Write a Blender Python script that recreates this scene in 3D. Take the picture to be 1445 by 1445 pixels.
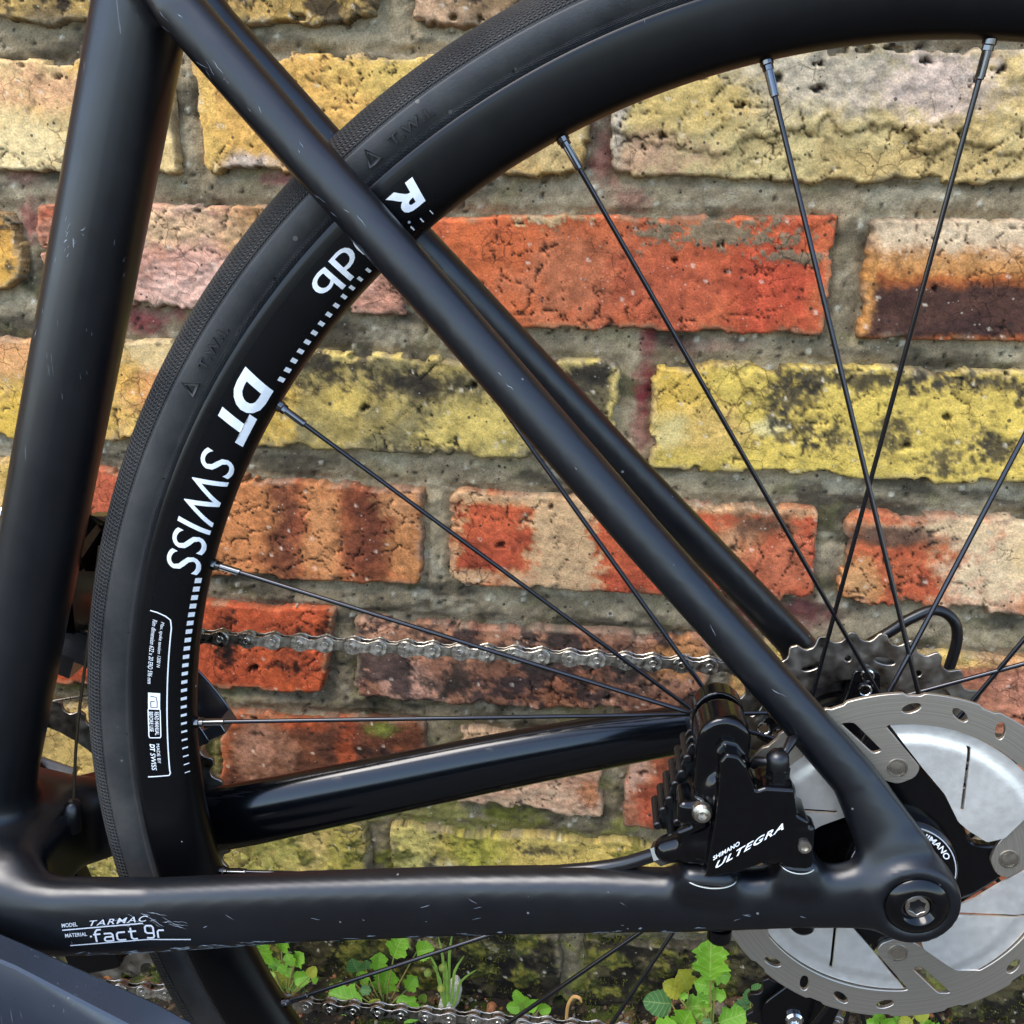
import bpy, math, random
import numpy as np
import openvdb as vdb
from mathutils import Vector, Matrix
from mathutils.geometry import tessellate_polygon

S = 0.001                      # all dimensions below are millimetres
D2R = math.pi / 180
scene = bpy.context.scene
for o in list(bpy.data.objects):
    bpy.data.objects.remove(o)

# ------------------------------------------------------------------ camera
PITCH, YAW, ROLL = 0.3112, 0.1225, 0.0130
CAM = np.array([0.0, -555.8, 587.4])
cp, sp, cy, sy = math.cos(PITCH), math.sin(PITCH), math.cos(YAW), math.sin(YAW)
_f = Vector((-sy * cp, cy * cp, -sp)); _r = Vector((cy, sy, 0)); _u = _r.cross(_f)
_r2 = math.cos(ROLL) * _r + math.sin(ROLL) * _u
_u2 = -math.sin(ROLL) * _r + math.cos(ROLL) * _u
cam_data = bpy.data.cameras.new('camera')
cam_data.sensor_width = 36.0
cam_data.lens = 36.0 * 1449.9 / 1445.0
cam_data.clip_start = 0.02
cam_data.clip_end = 400
cam = bpy.data.objects.new('camera', cam_data)
scene.collection.objects.link(cam)
m = Matrix((_r2, _u2, -_f)).transposed().to_4x4()
m.translation = Vector(CAM * S)
cam.matrix_world = m
scene.camera = cam

# ------------------------------------------------------------------ light: bright overcast
SUN_EL, SUN_AZ = 62.0, 232.0       # degrees; azimuth measured from +y towards +x
world = bpy.data.worlds.new('World')
scene.world = world
world.use_nodes = True
wn, wl = world.node_tree.nodes, world.node_tree.links
bg = wn['Background']
sky = wn.new('ShaderNodeTexSky')
sky.sky_type = 'NISHITA'
sky.sun_disc = False
sky.sun_elevation = math.radians(SUN_EL)
sky.sun_rotation = math.radians(SUN_AZ)
sky.air_density = 1.0
sky.dust_density = 1.0
sky.ozone_density = 1.0
wl.new(sky.outputs[0], bg.inputs[0])
bg.inputs[1].default_value = 0.15
sun_data = bpy.data.lights.new('sun', 'SUN')
sun_data.energy = 1.0
sun_data.angle = math.radians(34)
sun_data.color = (1.0, 0.95, 0.88)
sun = bpy.data.objects.new('sun', sun_data)
sun_dir = Vector((math.sin(SUN_AZ * D2R) * math.cos(SUN_EL * D2R), math.cos(SUN_AZ * D2R) * math.cos(SUN_EL * D2R), math.sin(SUN_EL * D2R)))
sun.rotation_euler = (-sun_dir).to_track_quat('-Z', 'Y').to_euler()
sun.location = sun_dir * 5
scene.collection.objects.link(sun)
scene.view_settings.view_transform = 'Standard'
scene.view_settings.look = 'None'
scene.view_settings.gamma = 1.0
scene.view_settings.exposure = 2.05
scene.view_settings.use_curve_mapping = False
scene.cycles.max_bounces = 6
scene.cycles.diffuse_bounces = 3
scene.cycles.glossy_bounces = 3
scene.cycles.use_denoising = True

# ------------------------------------------------------------------ helpers
rng = random.Random(7)
def lin(c):
    c = np.asarray(c, float) / 255.0
    return np.where(c <= 0.04045, c / 12.92, ((c + 0.055) / 1.055) ** 2.4)

def empty(name, loc=(0, 0, 0), parent=None):
    o = bpy.data.objects.new(name, None)
    o.empty_display_size = 0.05
    scene.collection.objects.link(o)
    o.location = Vector(loc) * S
    if parent: o.parent = parent
    return o

def tag(o, label=None, cat=None, group=None, kind=None):
    if label: o['label'] = label
    if cat: o['category'] = cat
    if group: o['group'] = group
    if kind: o['kind'] = kind
    return o

def link(name, me, parent=None, loc=None):
    o = bpy.data.objects.new(name, me)
    scene.collection.objects.link(o)
    if parent: o.parent = parent
    if loc is not None: o.location = Vector(loc) * S
    return o

def make_mesh(name, V, F, mat=None, smooth=True, col=None, uv=None, flat_angle=None):
    """V Nx3 (mm); F: list/array of faces, or list of arrays with differing sizes"""
    V = np.asarray(V, np.float64) * S
    me = bpy.data.meshes.new(name)
    groups = F if (isinstance(F, list) and len(F) and isinstance(F[0], np.ndarray)) else None
    if groups is None:
        if isinstance(F, np.ndarray): groups = [F]
        else:
            by = {}
            for f in F: by.setdefault(len(f), []).append(f)
            groups = [np.array(v) for v in by.values()]
    groups = [g for g in groups if len(g)]
    n_loops = sum(g.size for g in groups); n_pol = sum(len(g) for g in groups)
    me.vertices.add(len(V)); me.loops.add(n_loops); me.polygons.add(n_pol)
    me.vertices.foreach_set('co', V.astype(np.float32).ravel())
    me.loops.foreach_set('vertex_index', np.concatenate([g.ravel() for g in groups]).astype(np.int32))
    tot = np.concatenate([np.full(len(g), g.shape[1]) for g in groups])
    me.polygons.foreach_set('loop_start', np.concatenate([[0], np.cumsum(tot)[:-1]]).astype(np.int32))
    me.polygons.foreach_set('loop_total', tot.astype(np.int32))
    me.update(calc_edges=True)
    me.validate()
    if col is not None:
        a = me.attributes.new('Col', 'FLOAT_COLOR', 'POINT')
        c4 = np.ones((len(V), 4), np.float32); c4[:, :col.shape[1]] = col
        a.data.foreach_set('color', c4.ravel())
    if uv is not None:
        a = me.attributes.new('pv', 'FLOAT_VECTOR', 'POINT')
        u3 = np.zeros((len(V), 3), np.float32); u3[:, :2] = uv
        a.data.foreach_set('vector', u3.ravel())
    if smooth:
        me.polygons.foreach_set('use_smooth', np.ones(len(me.polygons), bool))
        if flat_angle:
            me.set_sharp_from_angle(angle=flat_angle * D2R)
    if mat: me.materials.append(mat)
    return me

class MB:
    """collects shapes (mm) into one mesh"""
    def __init__(s): s.v = []; s.f = []; s.n = 0
    def add(s, V, F):
        V = np.asarray(V, float)
        s.v.append(V)
        for f in F: s.f.append(tuple(int(i) + s.n for i in f))
        s.n += len(V); return s
    def box(s, c, h, rot=None):
        V = np.array([[x, y, z] for x in (-1, 1) for y in (-1, 1) for z in (-1, 1)], float) * np.array(h)
        if rot is not None: V = V @ np.array(rot).T
        return s.add(V + np.array(c), [(0, 1, 3, 2), (4, 6, 7, 5), (0, 4, 5, 1), (2, 3, 7, 6), (0, 2, 6, 4), (1, 5, 7, 3)])
    def lathe(s, prof, n=48, c=(0, 0, 0), axis=(0, 1, 0), closed=False, a0=0):
        """prof [(r, h)] about axis through c"""
        ax = Vector(axis).normalized()
        e1 = Vector((1, 0, 0)) if abs(ax.x) < .9 else Vector((0, 0, 1))
        e1 = (e1 - ax * e1.dot(ax)).normalized(); e2 = ax.cross(e1)
        P = np.array(prof, float); t = a0 + np.arange(n) * 2 * math.pi / n
        e1, e2, ax, c = map(np.array, (e1, e2, ax, c))
        ring = np.cos(t)[:, None] * e1 + np.sin(t)[:, None] * e2
        V = (c + P[:, None, 1, None] * ax + P[:, None, 0, None] * ring[None]).reshape(-1, 3)
        k = len(P); F = []
        for i in range(k if closed else k - 1):
            a, b = i * n, ((i + 1) % k) * n
            for j in range(n):
                j2 = (j + 1) % n
                F.append((a + j, a + j2, b + j2, b + j))
        if not closed:
            if P[0, 0] > 1e-6: F.append(tuple(range(n - 1, -1, -1)))
            if P[-1, 0] > 1e-6: F.append(tuple((k - 1) * n + j for j in range(n)))
        return s.add(V, F)
    def cyl(s, a, b, r, n=16, r2=None, bev=0):
        a = np.array(a, float); b = np.array(b, float); L = np.linalg.norm(b - a); r2 = r if r2 is None else r2
        if bev: pr = [(r - bev, 0), (r, bev), (r2, L - bev), (r2 - bev, L)]
        else: pr = [(r, 0), (r2, L)]
        return s.lathe(pr, n, a, (b - a) / L)
    def tube(s, P, R, n=12, caps=True):
        """sweep along polyline P (Nx3) with radius R (scalar / list / list of (r_normal, r_y))"""
        P = np.asarray(P, float); k = len(P)
        R = [R] * k if np.isscalar(R) else R
        T = np.gradient(P, axis=0); T /= np.linalg.norm(T, axis=1)[:, None]
        ref = np.array([0, 1.0, 0])
        V = []
        for i in range(k):
            e2 = ref - T[i] * (ref @ T[i])
            if np.linalg.norm(e2) < .05: e2 = np.array([1.0, 0, 0]) - T[i] * T[i][0]
            e2 /= np.linalg.norm(e2); e1 = np.cross(e2, T[i])
            ra, rb = (R[i], R[i]) if np.isscalar(R[i]) else R[i]
            t = np.arange(n) * 2 * math.pi / n
            V.append(P[i] + np.cos(t)[:, None] * e1 * ra + np.sin(t)[:, None] * e2 * rb)
        F = [(i * n + j, i * n + (j + 1) % n, (i + 1) * n + (j + 1) % n, (i + 1) * n + j) for i in range(k - 1) for j in range(n)]
        if caps: F += [tuple(range(n - 1, -1, -1)), tuple((k - 1) * n + j for j in range(n))]
        return s.add(np.concatenate(V), F)
    def extrude(s, loops, y0, y1, bev=0.0):
        """loops: list of (x,z) polygons (first outer, others holes), extruded from y0 (front) to y1"""
        loops = [np.asarray(l, float) for l in loops]
        def area(l): return .5 * np.sum(l[:, 0] * np.roll(l[:, 1], -1) - np.roll(l[:, 0], -1) * l[:, 1])
        loops = [l if (area(l) > 0) == (i == 0) else l[::-1] for i, l in enumerate(loops)]
        def off(l, d):
            e = np.roll(l, -1, 0) - l; e /= (np.linalg.norm(e, axis=1)[:, None] + 1e-9)
            nr = np.stack([e[:, 1], -e[:, 0]], 1); nv = nr + np.roll(nr, 1, 0)
            nv /= np.maximum(np.linalg.norm(nv, axis=1)[:, None], .5)
            return l - nv * d
        sgn = 1 if y0 < y1 else -1
        lay = [(y0, bev), (y0 + sgn * bev, 0), (y1 - sgn * bev, 0), (y1, bev)] if bev else [(y0, 0), (y1, 0)]
        rings = []
        for yy, d in lay:
            rings.append([off(l, d) if d else l for l in loops])
        cnt = sum(len(l) for l in loops)
        V = []
        for (yy, d), rr in zip(lay, rings):
            for l in rr: V.append(np.stack([l[:, 0], np.full(len(l), yy), l[:, 1]], 1))
        V = np.concatenate(V); F = []
        for q in range(len(lay) - 1):
            o = 0
            for l in loops:
                n = len(l)
                for j in range(n):
                    F.append((q * cnt + o + j, q * cnt + o + (j + 1) % n, (q + 1) * cnt + o + (j + 1) % n, (q + 1) * cnt + o + j))
                o += n
        tri = tessellate_polygon([[Vector((p[0], p[1], 0)) for p in l] for l in rings[0]])
        allp = np.concatenate(rings[0])
        for t in tri:
            a, b, c = (allp[i] for i in t)
            if (b[0] - a[0]) * (c[1] - a[1]) - (b[1] - a[1]) * (c[0] - a[0]) < 0: t = t[::-1]
            F.append(tuple(t)); base = (len(lay) - 1) * cnt
            F.append(tuple(base + i for i in t[::-1]))
        return s.add(V, F)
    def mesh(s, name, mat, smooth=True, flat=35):
        return make_mesh(name, np.concatenate(s.v), s.f, mat, smooth, flat_angle=flat)
    def build(s, name, mat, parent=None, smooth=True, flat=35, loc=None):
        return link(name, s.mesh(name, mat, smooth, flat), parent, loc)

# ---- numpy noise
_tab = np.random.RandomState(11).rand(512, 512).astype(np.float32)
def vn(x, y, seed=0):
    x = x + seed * 17.31; y = y - seed * 9.77
    xi = np.floor(x).astype(np.int64); yi = np.floor(y).astype(np.int64)
    fx = (x - xi).astype(np.float32); fy = (y - yi).astype(np.float32)
    fx = fx * fx * (3 - 2 * fx); fy = fy * fy * (3 - 2 * fy)
    g = lambda a, b: _tab[(a * 7 + b * 3 + seed * 31) & 511, (b * 5 + a + seed * 57) & 511]
    return (g(xi, yi) * (1 - fx) + g(xi + 1, yi) * fx) * (1 - fy) + (g(xi, yi + 1) * (1 - fx) + g(xi + 1, yi + 1) * fx) * fy
def fbm(x, y, seed=0, oct=4, gain=.5):
    t = 0; a = 1; n = 0
    for i in range(oct):
        t = t + a * vn(x * 2 ** i, y * 2 ** i, seed + i * 3); n += a; a *= gain
    return t / n
def worley(x, y, seed=0):
    xi = np.floor(x).astype(np.int64); yi = np.floor(y).astype(np.int64)
    f1 = np.full(x.shape, 9.0); f2 = f1.copy(); idv = np.zeros(x.shape)
    for dx in (-1, 0, 1):
        for dy in (-1, 0, 1):
            a, b = xi + dx, yi + dy
            px = a + _tab[(a + seed * 13) & 511, (b + seed * 29) & 511]; py = b + _tab[(b + seed * 7 + 91) & 511, (a * 3 + seed + 37) & 511]
            d = np.hypot(x - px, y - py)
            nid = _tab[(a * 3 + 5 + seed) & 511, (b * 11 + 3) & 511]
            c = d < f1
            f2 = np.where(c, f1, np.minimum(f2, d)); idv = np.where(c, nid, idv); f1 = np.where(c, d, f1)
    return f1, f2, idv
def sst(a, b, x):
    t = np.clip((x - a) / (b - a), 0, 1); return t * t * (3 - 2 * t)

# ---- materials
def mat_new(name):
    m = bpy.data.materials.new(name); m.use_nodes = True
    nt = m.node_tree; return m, nt, nt.nodes, nt.links, nt.nodes['Principled BSDF']
def simple(name, rgb, rough=.5, metal=0.0, spec=.5, coat=0.0, coat_rough=.1, bump=0.0, bscale=800, cvar=0.0, rvar=0.0, vscale=60, aniso=0.0):
    m, nt, n, l, b = mat_new(name)
    c = lin(rgb)
    b.inputs['Base Color'].default_value = (*c, 1); b.inputs['Roughness'].default_value = rough
    b.inputs['Metallic'].default_value = metal; b.inputs['Specular IOR Level'].default_value = spec
    b.inputs['Coat Weight'].default_value = coat; b.inputs['Coat Roughness'].default_value = coat_rough
    tc = n.new('ShaderNodeTexCoord')
    if bump:
        nz = n.new('ShaderNodeTexNoise'); nz.inputs['Scale'].default_value = bscale; nz.inputs['Detail'].default_value = 4
        bp = n.new('ShaderNodeBump'); bp.inputs['Strength'].default_value = bump; bp.inputs['Distance'].default_value = .0004
        l.new(tc.outputs['Object'], nz.inputs['Vector']); l.new(nz.outputs[0], bp.inputs['Height']); l.new(bp.outputs[0], b.inputs['Normal'])
    if cvar or rvar:
        nz = n.new('ShaderNodeTexNoise'); nz.inputs['Scale'].default_value = vscale; nz.inputs['Detail'].default_value = 6
        l.new(tc.outputs['Object'], nz.inputs['Vector'])
        if cvar:
            mr = n.new('ShaderNodeMapRange'); mr.inputs['From Min'].default_value = .3; mr.inputs['From Max'].default_value = .7
            mr.inputs['To Min'].default_value = 1 - cvar; mr.inputs['To Max'].default_value = 1 + cvar
            l.new(nz.outputs[0], mr.inputs['Value'])
            mx = n.new('ShaderNodeMix'); mx.data_type = 'RGBA'; mx.blend_type = 'MULTIPLY'; mx.inputs[0].default_value = 1
            mx.inputs[6].default_value = (*c, 1); l.new(mr.outputs[0], mx.inputs[7]); l.new(mx.outputs[2], b.inputs['Base Color'])
        if rvar:
            mr = n.new('ShaderNodeMapRange'); mr.inputs['From Min'].default_value = .3; mr.inputs['From Max'].default_value = .7
            mr.inputs['To Min'].default_value = max(.02, rough - rvar); mr.inputs['To Max'].default_value = min(1, rough + rvar)
            l.new(nz.outputs[0], mr.inputs['Value']); l.new(mr.outputs[0], b.inputs['Roughness'])
    return m
def math_node(n, l, op, a, b=None, c=None):
    x = n.new('ShaderNodeMath'); x.operation = op
    for i, v in enumerate((a, b, c)):
        if v is None: continue
        if isinstance(v, (int, float)): x.inputs[i].default_value = v
        else: l.new(v, x.inputs[i])
    return x.outputs[0]
def specks(n, l, tc_out, scale, thr, seed=0.0):
    """mask of sparse dust specks / small marks"""
    mp = n.new('ShaderNodeMapping'); mp.inputs['Location'].default_value = (seed, seed * .7, seed * 1.3)
    l.new(tc_out, mp.inputs['Vector'])
    vo = n.new('ShaderNodeTexVoronoi'); vo.inputs['Scale'].default_value = scale
    l.new(mp.outputs[0], vo.inputs['Vector'])
    sp_ = n.new('ShaderNodeSeparateColor'); l.new(vo.outputs['Color'], sp_.inputs[0])
    size = math_node(n, l, 'MULTIPLY', math_node(n, l, 'POWER', sp_.outputs[0], 9.0), thr)
    return math_node(n, l, 'LESS_THAN', vo.outputs['Distance'], size)
# ------------------------------------------------------------------ masonry
def masonry_mat(name, grain, bump, rough=.88, nscale=900, hair=False):
    m, nt, n, l, b = mat_new(name)
    at_ = n.new('ShaderNodeAttribute'); at_.attribute_name = 'Col'
    tc = n.new('ShaderNodeTexCoord')
    n1 = n.new('ShaderNodeTexNoise'); n1.inputs['Scale'].default_value = nscale; n1.inputs['Detail'].default_value = 5; n1.inputs['Roughness'].default_value = .7
    n2 = n.new('ShaderNodeTexNoise'); n2.inputs['Scale'].default_value = 160; n2.inputs['Detail'].default_value = 6; n2.inputs['Roughness'].default_value = .65
    for q in (n1, n2): l.new(tc.outputs['Object'], q.inputs['Vector'])
    s_ = math_node(n, l, 'ADD', math_node(n, l, 'MULTIPLY', n1.outputs[0], .65), math_node(n, l, 'MULTIPLY', n2.outputs[0], .35))
    mr = n.new('ShaderNodeMapRange'); mr.inputs['From Min'].default_value = .36; mr.inputs['From Max'].default_value = .64
    mr.inputs['To Min'].default_value = 1 - grain; mr.inputs['To Max'].default_value = 1 + grain
    l.new(s_, mr.inputs['Value'])
    mx = n.new('ShaderNodeMix'); mx.data_type = 'RGBA'; mx.blend_type = 'MULTIPLY'; mx.inputs[0].default_value = 1
    l.new(at_.outputs['Color'], mx.inputs[6]); l.new(mr.outputs[0], mx.inputs[7])
    # pale mineral grains and dark specks
    g1 = specks(n, l, tc.outputs['Object'], 420, .30, .3); g2 = specks(n, l, tc.outputs['Object'], 300, .32, 1.9)
    m2 = n.new('ShaderNodeMix'); m2.data_type = 'RGBA'; l.new(math_node(n, l, 'MULTIPLY', g1, .35), m2.inputs[0]); l.new(mx.outputs[2], m2.inputs[6]); m2.inputs[7].default_value = (.62, .56, .45, 1)
    m3 = n.new('ShaderNodeMix'); m3.data_type = 'RGBA'; l.new(math_node(n, l, 'MULTIPLY', g2, .8), m3.inputs[0]); l.new(m2.outputs[2], m3.inputs[6]); m3.inputs[7].default_value = (.03, .025, .02, 1)
    cout = m3.outputs[2]; hgt = s_
    if hair:   # hairline crazing in patches
        dz = n.new('ShaderNodeTexNoise'); dz.inputs['Scale'].default_value = 70; dz.inputs['Detail'].default_value = 5; l.new(tc.outputs['Object'], dz.inputs['Vector'])
        vm = n.new('ShaderNodeMix'); vm.data_type = 'VECTOR'; vm.inputs[0].default_value = .012; l.new(tc.outputs['Object'], vm.inputs[4]); l.new(dz.outputs['Color'], vm.inputs[5])
        ve = n.new('ShaderNodeTexVoronoi'); ve.feature = 'DISTANCE_TO_EDGE'; ve.inputs['Scale'].default_value = 95; l.new(vm.outputs[1], ve.inputs['Vector'])
        pz = n.new('ShaderNodeTexNoise'); pz.inputs['Scale'].default_value = 26; pz.inputs['Detail'].default_value = 3; l.new(tc.outputs['Object'], pz.inputs['Vector'])
        wid = math_node(n, l, 'MULTIPLY', math_node(n, l, 'SUBTRACT', pz.outputs[0], .54), .30)
        hc = math_node(n, l, 'LESS_THAN', ve.outputs['Distance'], wid)
        m4_ = n.new('ShaderNodeMix'); m4_.data_type = 'RGBA'; m4_.blend_type = 'MULTIPLY'; l.new(math_node(n, l, 'MULTIPLY', hc, .55), m4_.inputs[0]); l.new(cout, m4_.inputs[6]); m4_.inputs[7].default_value = (.22, .18, .15, 1)
        cout = m4_.outputs[2]; hgt = math_node(n, l, 'SUBTRACT', s_, math_node(n, l, 'MULTIPLY', hc, .5))
    l.new(cout, b.inputs['Base Color'])
    bp = n.new('ShaderNodeBump'); bp.inputs['Strength'].default_value = bump; bp.inputs['Distance'].default_value = .0012
    l.new(hgt, bp.inputs['Height']); l.new(bp.outputs[0], b.inputs['Normal'])
    b.inputs['Roughness'].default_value = rough; b.inputs['Specular IOR Level'].default_value = .25
    return m
M_BRICK = masonry_mat('fired_clay', .36, .75, hair=True)
M_MORTAR = masonry_mat('lime_mortar', .42, 1.0, .93, 1100)

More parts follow.
